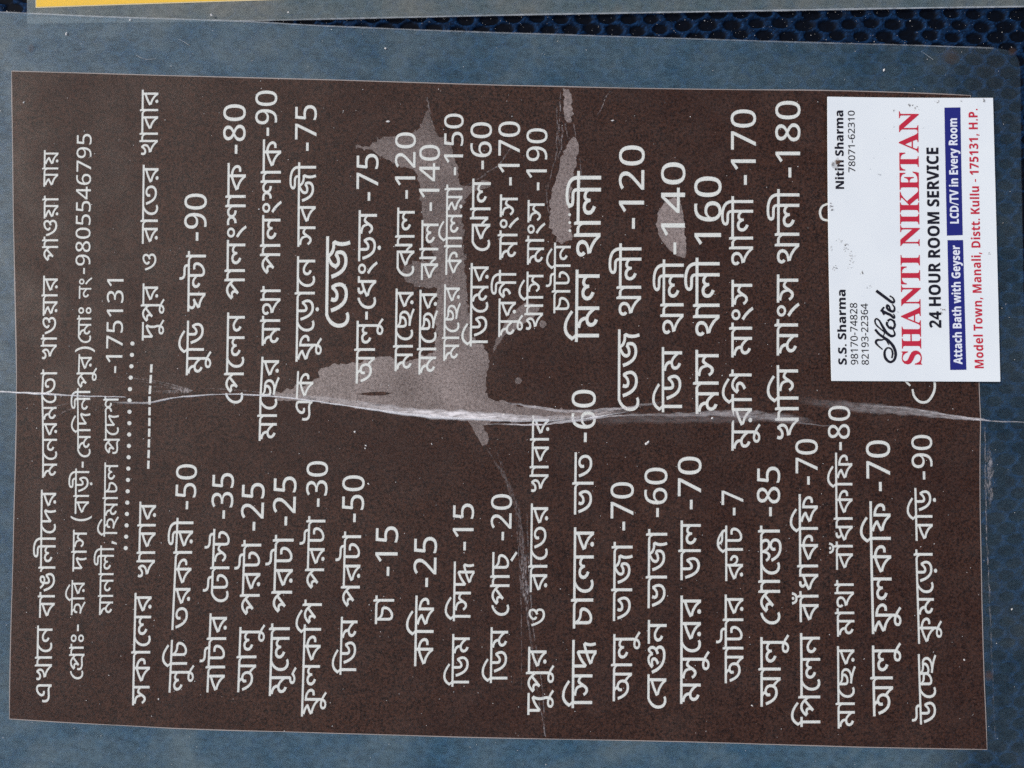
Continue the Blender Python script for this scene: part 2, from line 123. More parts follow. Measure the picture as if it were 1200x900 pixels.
61: [[506,620,501,657,487,680,463,693,428,697,288,697,230,699,187,706,126,734,85,787,71,859,73,885,76,914,154,909,151,886,150,869,154,831,169,803,208,780,239,775,283,773,407,773,455,771,492,765,545,735,572,691,582,620],[724,624,724,549,358,549,358,372,367,331,393,318,432,330,476,367,528,435,590,444,640,346,658,245,651,185,630,131,596,86,548,51,489,29,417,22,353,28,293,45,238,75,188,120,141,180,99,257,61,351,26,466,106,487,145,360,186,262,233,190,285,140,345,112,413,102,483,112,535,142,567,187,578,243,566,319,532,374,583,393,521,307,457,257,394,240,350,247,316,266,288,307,280,341,277,393,277,549,-12,549,-12,624]],
62: [[384,624,384,549,161,549,161,510,156,483,159,450,161,402,161,271,164,235,174,212,191,200,220,196,286,210,338,245,375,294,389,349,385,371,374,384,330,392,324,392,286,393,258,397,212,412,175,435,145,463,157,536,198,497,246,474,314,467,331,467,376,464,405,456,425,445,455,410,464,358,460,311,435,248,392,193,338,154,278,131,214,123,156,132,116,155,91,193,83,224,80,271,80,549,-12,549,-12,624],[915,310,910,259,894,215,838,151,762,113,677,95,655,121,764,100,870,65,985,12,948,-52,787,20,619,66,439,92,448,168,512,158,588,154,668,160,731,177,777,203,809,236,828,272,834,310,826,356,801,389,762,410,710,417,696,417,678,414,668,483,695,484,721,485,774,481,817,467,877,422,906,365],[525,215,467,223,428,248,404,287,397,317,395,359,395,399,387,426,387,561,468,561,468,523,466,476,467,451,468,420,468,359,472,322,483,302,502,292,531,288,605,304,653,342,670,384,657,406,620,411,614,411,564,416,520,429,451,479,465,548,503,512,550,490,621,483,670,483,686,477,701,465,736,436,750,388,743,341,720,299,685,264,639,238,585,221],[997,624,997,549,371,549,371,624]],
63: [[643,624,643,549,538,549,538,-2,458,-2,422,41,376,80,259,146,191,167,117,177,81,267,126,300,171,330,219,360,277,350,253,343,234,341,181,345,136,356,101,375,75,400,59,432,54,469,61,512,83,548,120,582,171,618,244,581,194,556,163,530,145,502,139,472,145,441,164,421,224,406,272,413,332,444,377,380,300,332,224,281,157,231,142,252,249,230,333,194,403,148,460,95,458,127,457,165,457,549,-12,549,-12,624]],
64: [[192,473,274,458,341,418,402,359,400,265,305,359,255,388,207,397,152,380,136,360,130,331,135,307,148,286,205,251,166,176,114,205,76,242,52,285,44,334,50,377,66,412,123,458],[860,624,860,549,454,549,454,205,455,168,459,144,471,118,493,103,524,98,597,117,658,163,702,229,717,299,713,326,702,346,681,358,650,362,624,360,595,355,584,430,625,438,669,441,736,427,762,408,782,382,795,347,799,303,792,244,770,188,737,136,696,93,615,42,569,27,519,22,455,33,411,62,384,108,376,143,373,191,373,337,377,363,374,402,373,444,373,549,-12,549,-12,624],[673,620,668,657,654,680,630,693,595,697,501,697,443,699,400,706,339,734,298,787,284,859,286,885,289,914,367,909,364,887,363,869,367,831,382,803,421,780,453,775,496,773,574,773,622,771,659,765,712,735,739,691,749,620]],
65: [[359,625,359,548,337,548,271,518,203,458,151,371,136,319,131,262,136,198,152,149,176,113,204,90,267,72,308,77,349,96,387,30,327,0,263,-8,203,0,150,25,107,66,74,119,53,185,46,260,52,333,71,399,99,456,135,505,221,580,311,625]],
66: [[422,40,358,45,299,61,243,89,191,132,144,189,100,263,61,354,25,467,107,489,146,367,189,274,237,205,291,158,352,131,420,122,468,127,509,141,542,163,565,192,580,227,585,267,579,320,563,363,538,398,590,482,626,423,649,370,667,266,660,205,639,151,604,105,556,70,495,47],[384,281,327,289,283,313,255,352,246,402,253,448,269,490,355,464,341,436,335,406,339,384,349,370,386,358,427,366,471,397,497,426,525,469,594,480,585,421,528,344,463,297],[734,625,734,548,-13,548,-13,625]],
67: [[401,60,343,65,287,81,234,109,184,149,139,204,97,274,59,361,25,467,107,489,144,375,184,287,229,221,280,177,338,151,404,142,468,150,514,173,542,212,551,268,543,320,525,361,594,360,533,304,468,267,391,254,321,269,272,314,259,346,255,384,263,429,287,475,329,519,391,552,349,549,298,548,-13,548,-13,625,930,625,930,548,614,548,571,549,536,551,463,515,410,483,374,453,353,427,338,380,342,357,353,343,387,331,454,348,523,399,611,367,627,316,633,254,627,205,610,159,580,119,536,87,477,67],[804,205,812,112,840,8,759,-11,730,106,720,222,730,318,751,385,684,390,625,405,575,427,534,458,470,545,552,562,593,510,656,475,699,465,751,462,778,463,808,465,848,392,814,303]],
68: [[494,624,494,-2,414,-2,379,56,333,110,277,157,215,197,147,225,75,241,34,340,232,446,438,526,415,480,413,549,-12,549,-12,624],[414,476,438,445,334,406,230,358,133,304,188,290,246,264,356,188,399,141,431,89,418,85,415,134,413,189],[806,624,806,549,701,549,701,71,621,71,574,145,519,205,456,254,482,321,543,277,599,220,637,159,624,154,621,202,620,257,620,690,676,690,699,624]],
69: [[482,-2,484,426,506,361,438,447,380,507,323,543,263,554,216,547,179,527,121,463,106,457,148,480,216,489,258,484,292,471,334,424,348,369,338,312,308,262,256,216,181,169,128,246,225,298,254,329,264,365,247,401,228,411,200,415,152,409,103,390,19,458,87,550,164,610,207,626,255,631,347,613,429,561,508,471,487,482,484,526,482,585,482,690,538,690,561,624,668,624,668,549,563,549,563,-2]],
70: [[279,625,279,548,174,548,174,-3,91,-3,91,548,-13,548,-13,625,77,624,47,660,16,704,91,813,134,857,184,891,243,913,313,920,415,907,511,869,607,810,709,732,664,673,596,726,537,767,432,823,325,841,274,836,231,822,162,770,110,693,130,662,161,625]],
71: [[635,625,635,548,530,548,530,-3,447,-3,450,137,469,80,395,178,321,251,280,271,236,278,203,273,175,260,157,237,151,205,157,176,174,152,203,131,247,113,220,30,168,52,128,78,79,138,63,208,69,253,87,290,114,318,148,339,223,356,280,350,330,334,411,274,476,187,451,182,448,232,447,281,447,548,-13,548,-13,625],[302,323,301,311,300,295,218,320,212,374,198,414,176,444,143,466,97,481,35,492,49,570,98,556,184,536,248,492,288,421]],
72: [[744,625,744,548,639,548,639,-3,556,-3,559,336,566,306,517,357,465,376,436,371,411,351,401,307,401,288,403,268,333,263,310,334,267,376,213,391,168,381,141,354,131,316,138,280,160,250,195,225,245,203,216,123,126,166,65,230,49,272,43,320,49,363,65,399,92,429,126,451,208,469,258,464,300,449,337,423,374,382,349,380,366,414,391,436,452,454,515,440,575,398,561,379,557,424,556,467,556,548,-13,548,-13,625]],
73: [[658,625,658,548,553,548,553,-3,472,-3,381,101,263,185,193,215,113,236,90,335,145,299,224,279,293,251,403,180,473,101,471,143,470,193,470,691,528,691,551,625],[211,628,269,623,317,606,355,580,382,547,398,508,403,464,387,392,337,335,260,294,158,272,108,282,88,334,167,343,225,358,267,379,295,404,311,434,316,466,309,503,289,530,256,546,209,552,167,547,139,533,124,514,119,494,126,470,154,447,107,380,69,410,44,448,35,497,40,531,56,563,81,589,116,610,159,624]],
74: [[279,625,279,548,174,548,174,-3,91,-3,91,468,56,525,30,542,-2,548,-13,548,-13,625,5,625,57,609,96,562,92,582,91,613,91,691,150,691,172,625]],
75: [[279,548,174,548,174,-3,91,-3,91,548,-13,548,-13,625,90,625,81,681,58,729,24,768,-18,798,-125,834,-252,845,-353,839,-390,831,-417,820,-434,807,-439,792,-434,779,-417,771,-365,766,-269,766,-221,764,-184,757,-133,727,-105,681,-97,612,-170,612,-176,653,-191,676,-214,686,-254,689,-353,689,-426,695,-478,710,-514,745,-524,789,-507,843,-457,885,-375,911,-258,920,-133,912,-28,888,56,848,119,791,159,715,176,625,279,625]],
76: [[248,-23,138,-12,33,24,33,193,155,146,260,128,304,133,329,146,349,192,341,220,315,245,218,296,163,324,105,368,59,432,41,521,58,612,110,681,192,723,296,737,405,724,525,682,466,540,368,574,292,585,234,567,216,525,222,499,244,476,284,453,343,423,439,369,502,298,524,198,506,107,451,36,364,-8]],
77: [[133,-28,80,-8,58,54,80,116,133,135,188,116,210,54,188,-8]],
78: [[65,-13,65,773,240,773,240,605,237,527,234,489,223,489,289,549,386,569,470,557,538,518,581,451,595,357,595,-13,420,-13,420,318,411,379,386,413,345,424,295,413,264,383,246,331,240,256,240,-13]],
79: [[211,-23,140,-12,81,23,42,82,29,163,45,245,95,302,176,336,285,350,368,353,368,363,363,397,350,416,295,434,221,423,135,391,75,515,187,557,302,570,403,558,479,520,527,455,542,365,542,-13,416,-13,387,61,397,61,325,-2,274,-18],[268,112,307,119,339,137,360,167,368,209,368,240,324,238,266,231,233,215,209,162,225,124]],
80: [[65,-13,65,559,201,559,223,467,214,467,278,537,327,561,382,569,410,568,447,563,434,397,400,403,379,404,310,391,260,352,240,276,240,-13]],
81: [[65,-13,65,559,202,559,222,489,215,489,282,549,379,569,487,549,550,489,553,489,622,549,719,569,805,557,869,518,908,451,920,357,920,-13,745,-13,745,318,736,380,714,413,675,424,632,415,603,388,586,341,580,273,580,-13,405,-13,405,318,396,380,374,413,336,424,290,414,262,384,246,331,240,257,240,-13]],
82: [[192,-18,145,-15,94,-7,94,84,190,70,252,76,301,92,371,152,409,242,422,342,428,342,366,285,316,265,255,259,169,274,101,318,56,389,42,483,49,555,71,616,107,665,154,702,212,725,278,732,345,723,405,696,456,651,495,589,520,508,528,409,514,256,465,119,420,62,361,19,286,-9],[274,344,353,363,405,409,423,467,406,549,358,616,322,635,278,642,225,632,183,603,155,555,145,484,153,425,177,381,216,353]],
83: [[288,-18,184,-5,106,34,57,98,41,182,62,271,119,335,183,374,102,440,73,491,64,554,71,607,94,652,173,712,285,732,373,721,444,686,491,630,507,553,488,474,436,415,378,378,448,337,508,273,530,185,514,101,464,36,387,-5],[289,421,371,471,396,505,404,550,396,591,372,620,334,639,284,645,236,639,199,620,174,591,166,550,183,492,228,452],[286,68,348,76,392,101,419,137,428,184,418,228,390,264,283,324,271,328,216,300,176,267,151,228,143,181,152,137,177,101,222,76]],
84: [[261,-8,261,499,262,568,268,611,249,590,216,561,134,494,78,565,279,722,363,722,363,-8]],
85: [[123,-8,416,626,36,626,36,722,531,722,531,644,238,-8]],
86: [[285,-18,176,7,100,83,56,202,41,358,47,466,65,558,96,633,143,688,206,722,285,733,394,708,471,633,516,514,531,358,525,250,507,158,475,83,428,28,365,-7],[285,73,349,90,392,141,417,230,426,358,417,484,392,573,349,625,285,642,220,625,178,573,153,484,145,358,153,231,178,142,220,90]],
87: [[32,221,32,315,290,315,290,221]],
88: [[355,-8,355,154,13,154,13,240,353,726,456,726,456,249,560,249,560,154,456,154,456,-8],[120,248,355,249,355,466,357,555,360,616,369,616,351,579,328,542]],
89: [[40,-8,40,76,229,268,320,363,375,444,393,529,385,578,360,612,323,634,275,641,186,623,101,570,44,642,150,707,275,732,367,719,438,680,484,617,499,534,475,426,410,328,314,225,167,81,167,88,528,88,528,-8]],
90: [[241,-18,135,-9,37,23,37,122,144,84,242,72,322,81,375,108,405,149,415,205,403,259,366,295,306,316,223,323,146,323,146,414,224,414,299,423,352,449,384,489,395,541,387,584,363,615,324,635,273,642,177,625,91,580,37,653,141,710,272,732,372,719,444,680,487,620,501,547,491,480,459,427,410,390,353,370,353,378,423,361,479,324,512,270,523,203,493,89,454,43,400,10,329,-11]],
91: [[298,-18,231,-9,171,17,119,62,80,125,55,206,47,305,61,458,110,595,154,652,213,695,288,723,382,732,429,730,478,722,478,630,428,641,384,644,322,638,273,622,203,561,166,472,152,371,146,371,209,429,258,449,318,455,405,440,474,396,518,325,533,230,517,127,469,48,394,-2],[297,72,351,82,393,110,421,159,430,230,422,288,397,333,357,360,300,370,222,351,170,305,152,247,169,165,217,98,253,79]],
92: [[77,-13,77,727,288,727,598,192,580,192,576,278,574,376,574,727,736,727,736,-13,523,-13,212,527,230,527,235,439,238,336,238,-13]],
93: [[153,601,88,619,66,647,59,687,66,728,88,756,153,773,217,756,240,728,247,687,240,647,218,619],[65,-13,65,559,240,559,240,-13]],
94: [[264,-23,172,-6,105,54,87,106,81,170,81,421,10,421,10,504,94,556,139,675,256,675,256,559,409,559,409,421,256,421,256,173,271,135,309,122,354,127,415,143,415,5,345,-15]],
95: [[65,-13,65,559,202,559,222,489,215,489,286,549,388,569,472,557,538,518,581,451,595,357,595,-13,420,-13,420,318,415,367,401,399,379,417,345,424,294,413,263,383,246,331,240,256,240,-13]],
96: [[61,-19,61,238,95,238,126,142,168,76,223,38,293,25,343,33,380,56,404,90,412,133,392,190,333,235,241,281,165,326,112,374,81,429,71,494,97,601,170,672,275,697,342,690,421,670,435,666,446,665,464,672,475,697,508,697,508,472,478,472,434,571,368,636,289,659,244,652,210,633,188,603,181,566,206,503,282,454,378,409,475,349,524,281,538,198,530,137,507,84,470,41,419,9,358,-11,286,-18,236,-14,186,-2,146,11,126,15,105,8,93,-19]],
97: [[20,-3,20,29,66,35,91,49,104,76,108,120,108,564,103,604,90,629,65,643,21,650,21,681,363,681,363,650,305,640,281,617,274,564,274,376,506,376,506,564,500,617,476,640,417,650,417,681,758,681,758,650,713,643,688,629,676,605,672,564,672,120,676,78,689,51,713,36,758,29,758,-3,417,-3,417,29,462,35,488,48,501,74,506,120,506,326,274,326,274,120,278,76,291,49,317,35,363,29,363,-3]],
98: [[-16,-3,-16,29,33,47,70,112,305,697,336,696,575,130,614,53,663,29,663,-3,338,-3,338,30,400,40,419,68,403,120,374,194,156,194,120,104,115,87,114,73,131,41,184,30,193,30,193,-3],[173,242,356,242,263,470]],
99: [[599,-19,160,517,162,117,166,74,179,48,204,35,251,29,251,-3,24,-3,24,29,79,37,103,63,110,117,110,577,71,624,52,642,24,651,24,681,234,681,581,255,579,562,572,615,548,640,490,651,490,681,717,681,717,650,672,644,647,630,635,605,631,561,631,-19]],
100: [[134,-3,134,29,182,34,209,48,224,75,229,120,229,642,222,642,152,631,99,598,63,545,45,470,13,470,13,681,614,681,614,469,584,469,555,566,494,623,400,642,395,642,395,120,400,74,414,47,441,34,491,29,491,-3]],
101: [[17,-3,17,28,89,51,104,74,109,112,109,576,105,613,92,634,66,645,17,650,17,681,367,681,367,650,320,645,293,634,280,613,275,576,275,115,282,67,308,42,369,28,369,-3]],
102: [[21,-3,21,29,67,35,92,49,105,76,109,120,109,564,104,604,91,629,66,644,22,650,22,681,364,681,364,650,306,640,282,617,275,564,274,352,476,558,506,595,516,622,496,643,430,650,430,681,726,681,726,650,710,650,619,621,515,535,407,424,692,71,726,40,776,28,776,-3,415,-3,415,29,455,30,477,34,493,51,468,96,297,314,275,294,275,120,279,76,292,49,318,35,364,29,364,-3]],
103: [[18,-3,18,28,65,33,91,46,104,72,109,116,109,549,104,602,90,631,65,645,21,650,21,681,597,681,597,473,569,473,546,553,505,602,439,629,345,638,299,635,280,619,275,578,275,369,288,369,345,377,384,403,409,447,427,517,456,517,456,173,426,173,404,268,357,315,276,328,275,328,275,100,288,55,343,44,465,60,550,114,610,216,644,216,601,-3]],
104: [[27,-13,27,110,210,295,296,387,342,452,356,513,351,546,337,566,281,585,207,567,118,508,19,624,97,683,180,722,293,737,361,730,420,710,503,637,532,531,508,418,437,319,329,211,241,128,241,140,552,140,552,-13]],
105: [[309,-13,309,135,4,135,4,257,323,727,482,727,482,278,568,278,568,135,482,135,482,-13],[172,277,309,278,309,386,310,442,313,504,314,528,332,528,316,496,292,456]],
106: [[77,-13,77,727,254,727,254,447,511,447,511,727,688,727,688,-13,511,-13,511,295,254,295,254,-13]],
107: [[398,-23,289,-11,200,25,131,83,83,160,54,253,45,359,54,465,83,557,131,634,200,691,289,726,399,738,508,726,597,691,665,633,713,557,742,464,751,358,742,252,713,159,665,82,597,25,508,-11],[398,130,475,145,526,189,556,261,566,358,556,456,526,527,476,571,399,586,322,571,271,527,240,455,230,358,240,261,271,189,322,145]],
108: [[375,-23,246,-4,150,53,91,142,72,253,72,727,249,727,249,278,258,206,282,162,321,138,379,130,438,139,476,165,499,210,507,279,507,727,684,727,684,251,676,178,650,112,607,56,547,13,469,-14]],
109: [[77,-13,77,727,299,727,428,713,522,672,578,600,596,500,577,409,524,343,468,307,682,-11,485,-13,315,261,254,261,254,-13],[254,410,289,410,351,416,389,433,410,459,417,496,409,534,388,557,348,572,286,577,254,577]],
110: [[77,-13,77,727,306,727,475,181,459,181,638,727,866,727,866,-13,699,-13,699,338,701,416,704,500,705,546,724,546,540,-13,382,-13,210,547,230,547,233,501,236,415,238,332,238,-13]],
111: [[77,-13,77,727,514,727,514,577,254,577,254,446,496,446,496,296,254,296,254,138,514,138,514,-13]],
112: [[233,-13,-18,727,163,727,299,293,311,252,327,189,325,142,323,189,338,252,350,293,487,727,668,727,416,-13]],
113: [[19,-13,19,94,106,134,106,580,19,620,19,727,370,727,370,620,283,580,283,134,370,94,370,-13]],
114: [[379,-23,275,-11,190,24,125,82,80,158,54,251,45,356,55,460,85,553,135,630,204,688,290,725,393,737,503,723,619,682,560,534,469,571,393,585,322,570,271,525,238,453,227,355,237,257,267,186,318,144,394,129,478,139,588,171,588,17,484,-14]],
115: [[-18,-13,243,730,446,730,708,-13,517,-13,465,157,225,157,173,-13],[271,310,421,310,374,459,361,502,345,555,345,592,344,553,328,497,316,459]],
116: [[300,-23,187,-6,102,48,49,140,32,270,41,364,67,439,110,497,167,538,236,561,313,569,413,558,500,527,447,388,370,414,314,423,257,406,222,358,210,271,217,203,238,158,270,133,313,124,392,136,479,179,479,23,398,-13]],
117: [[77,-13,77,727,313,727,440,717,535,685,595,625,614,534,607,473,583,422,545,385,504,370,504,383,564,360,614,303,632,207,614,115,557,45,470,1,358,-13],[254,444,328,444,382,449,411,462,432,514,427,542,409,561,375,573,320,577,254,577],[254,138,339,138,394,144,426,161,443,187,449,220,424,277,392,292,334,298,254,298]],
118: [[155,-13,-7,559,168,559,234,307,246,246,257,178,262,138,243,138,246,164,254,213,262,259,267,287,337,559,521,559,588,287,597,241,607,178,611,138,592,138,597,176,609,245,622,307,690,559,863,559,699,-13,517,-13,472,188,461,239,444,311,427,382,419,419,435,419,427,382,411,311,394,238,382,186,335,-13]],
119: [[389,-23,244,1,134,75,67,195,45,358,56,465,90,558,146,634,222,691,317,726,431,737,546,725,660,688,600,542,515,574,430,585,372,578,322,557,282,523,252,478,233,421,227,355,246,235,268,191,301,157,344,136,400,129,453,132,483,137,483,262,348,262,348,414,657,414,657,21,530,-12]],
120: [[325,-23,245,-15,174,9,115,49,70,106,41,180,32,269,40,360,66,434,107,493,162,535,228,561,303,569,409,552,491,501,544,418,561,309,561,223,212,223,219,185,243,146,281,122,332,114,425,124,530,163,530,20,435,-13],[215,348,390,348,371,410,345,430,305,437,241,411,222,381]],
121: [[111,-253,65,-250,21,-243,21,-99,62,-105,92,-107,130,-101,158,-82,196,-18,203,4,-19,559,172,559,278,243,291,196,296,157,276,157,283,196,296,243,400,559,588,559,350,-75,311,-152,255,-208,187,-242]],
122: [[226,-23,126,-15,33,12,33,163,144,125,231,112,285,124,298,147,293,163,265,185,188,220,102,265,49,321,32,404,48,477,96,529,169,559,261,569,361,559,470,521,415,389,329,422,259,433,218,425,207,409,212,395,241,375,312,344,396,303,452,248,472,162,456,83,409,24,331,-12]],
123: [[77,-13,77,727,254,727,254,138,544,138,544,-13]],
124: [[77,-13,77,727,315,727,421,717,514,686,591,634,648,563,683,473,695,364,683,250,648,156,588,81,461,10,293,-13],[254,138,305,138,397,152,460,193,499,261,512,360,499,459,463,525,404,564,321,577,254,577]],
125: [[-9,-13,267,727,381,727,105,-13]],
126: [[201,-13,201,575,7,575,7,727,572,727,572,575,378,575,378,-13]],
127: [[199,-13,-19,559,165,559,273,239,288,179,294,136,275,136,295,238,404,559,588,559,370,-13]],
128: [[308,-23,233,-14,166,12,110,54,67,113,41,187,32,274,50,399,106,492,195,550,311,569,387,560,453,534,509,492,552,434,578,361,587,274,569,149,512,55,423,-4],[310,123,355,132,384,159,403,206,409,274,403,342,385,388,355,414,309,423,264,414,234,388,216,342,210,274,216,206,234,159,264,132]],
129: [[83,-7,83,721,301,721,470,175,463,175,642,721,860,721,860,-7,705,-7,705,338,707,416,710,500,712,552,720,552,536,-7,387,-7,215,553,223,553,227,500,230,415,232,332,232,-7]],
130: [[308,-17,234,-9,169,17,114,59,73,116,47,188,38,274,56,397,111,488,198,544,311,563,385,555,450,529,505,488,546,431,572,359,581,274,563,151,508,59,421,2],[310,117,358,127,390,156,408,204,415,274,408,343,390,391,357,419,309,429,261,419,229,391,211,343,204,274,211,204,229,156,262,127]],
131: [[251,-17,165,1,97,57,53,148,38,272,53,397,97,488,167,545,255,563,355,539,415,483,409,483,403,522,399,585,399,767,562,767,562,-7,436,-7,407,64,409,64,351,8,306,-11],[303,116,353,125,384,150,402,193,409,255,409,271,403,340,385,389,353,418,301,428,261,418,230,388,210,339,203,270,210,202,230,154,261,126]],
132: [[325,-17,246,-9,177,14,119,54,75,109,47,181,38,269,46,358,71,432,111,489,165,530,229,555,303,563,407,547,487,497,538,416,555,309,555,229,204,229,213,182,239,142,278,117,332,108,426,118,524,154,524,24,434,-7],[208,342,398,342,376,413,347,435,305,443,237,416,216,384]],
133: [[71,-7,71,767,234,767,234,-7]],
134: [[207,-7,207,581,13,581,13,721,566,721,566,581,372,581,372,-7]],
135: [[160,-7,1,553,163,553,228,306,240,245,251,178,257,132,249,132,252,163,260,212,268,258,273,286,342,553,516,553,582,286,591,240,601,177,605,132,597,132,603,176,615,244,628,306,695,553,855,553,694,-7,521,-7,478,189,467,240,450,312,433,383,423,425,431,425,421,383,405,312,388,239,376,187,331,-7]],
136: [[71,-7,71,553,197,553,217,483,217,483,288,544,388,563,470,551,534,514,575,449,589,357,589,-7,426,-7,426,319,421,369,406,403,382,423,345,430,291,419,258,387,240,332,234,257,234,-7]],
137: [[32,-136,63,-3,85,123,189,123,200,106,161,-14,111,-136]],
138: [[211,-17,142,-6,85,27,47,84,35,163,51,242,99,297,177,330,285,344,374,347,374,363,369,399,354,421,295,440,220,429,138,398,83,512,189,551,302,564,401,552,475,515,521,452,536,365,536,-7,420,-7,391,67,395,67,322,4,273,-12],[267,106,309,113,343,133,366,165,374,209,374,246,324,244,264,237,228,220,203,162,220,119]],
139: [[153,607,91,624,71,649,65,687,71,725,91,751,153,767,214,751,235,725,241,687,235,649,214,624],[71,-7,71,553,234,553,234,-7]],
140: [[83,-7,83,721,314,721,420,711,512,680,587,630,643,560,677,471,689,364,677,252,643,159,584,86,459,16,292,-7],[248,132,305,132,399,146,465,189,505,259,518,360,505,461,468,530,407,569,321,583,248,583]],
141: [[226,-17,127,-9,39,17,39,155,143,119,231,106,289,118,304,147,298,167,268,190,191,226,106,270,55,324,38,404,53,474,100,524,171,553,261,563,360,553,462,517,412,397,330,428,259,439,214,431,201,409,207,391,238,370,310,338,392,298,447,245,466,162,451,86,405,29,330,-6]],
142: [[265,-17,174,-1,110,57,93,107,87,171,87,427,16,427,16,501,99,552,143,669,250,669,250,553,403,553,403,427,250,427,250,172,266,130,309,116,355,121,409,135,409,10,344,-9]],
143: [[133,-21,84,-3,65,54,84,111,133,128,183,112,203,54,183,-3]],
144: [[83,-7,83,721,248,721,243,395,264,434,295,475,491,721,673,719,422,398,676,-7,488,-7,303,291,248,251,248,-7]],
145: [[269,-17,187,-5,123,32,82,97,68,189,68,553,231,553,231,227,236,178,251,143,275,123,312,116,366,127,399,159,417,214,423,289,423,553,586,553,586,-7,460,-7,440,63,440,63,369,2]],
146: [[33,222,33,314,289,314,289,222]],
147: [[255,-7,255,413,257,481,262,546,249,528,219,501,131,430,49,532,287,721,420,721,420,-7]],
148: [[100,-7,368,580,20,580,20,721,546,721,546,618,274,-7]],
149: [[241,-17,134,-7,42,24,42,169,140,133,236,120,293,127,334,146,359,179,367,226,352,282,308,315,231,327,174,322,122,311,56,346,84,721,484,721,484,579,228,579,217,455,245,460,301,463,419,437,502,362,525,306,533,239,515,133,459,51,367,0]],
150: [[244,-17,133,-7,31,24,31,167,136,129,228,117,295,124,337,144,359,175,367,217,353,263,304,292,202,302,141,302,141,432,203,432,260,435,301,444,344,476,356,521,334,575,306,590,261,595,175,578,107,541,29,657,135,711,272,731,372,720,451,685,501,629,518,554,507,485,472,431,420,393,364,371,364,379,435,362,492,326,528,274,539,208,531,147,507,93,467,47,410,12,336,-10]],
151: [[83,-7,83,721,248,721,248,441,517,441,517,721,682,721,682,-7,517,-7,517,301,248,301,248,-7]],
152: [[83,-7,83,721,318,721,440,706,524,660,574,587,590,491,564,372,527,320,474,281,401,255,306,247,248,247,248,-7],[248,385,291,385,347,391,388,409,414,440,423,486,410,540,374,572,309,583,248,583]],
}
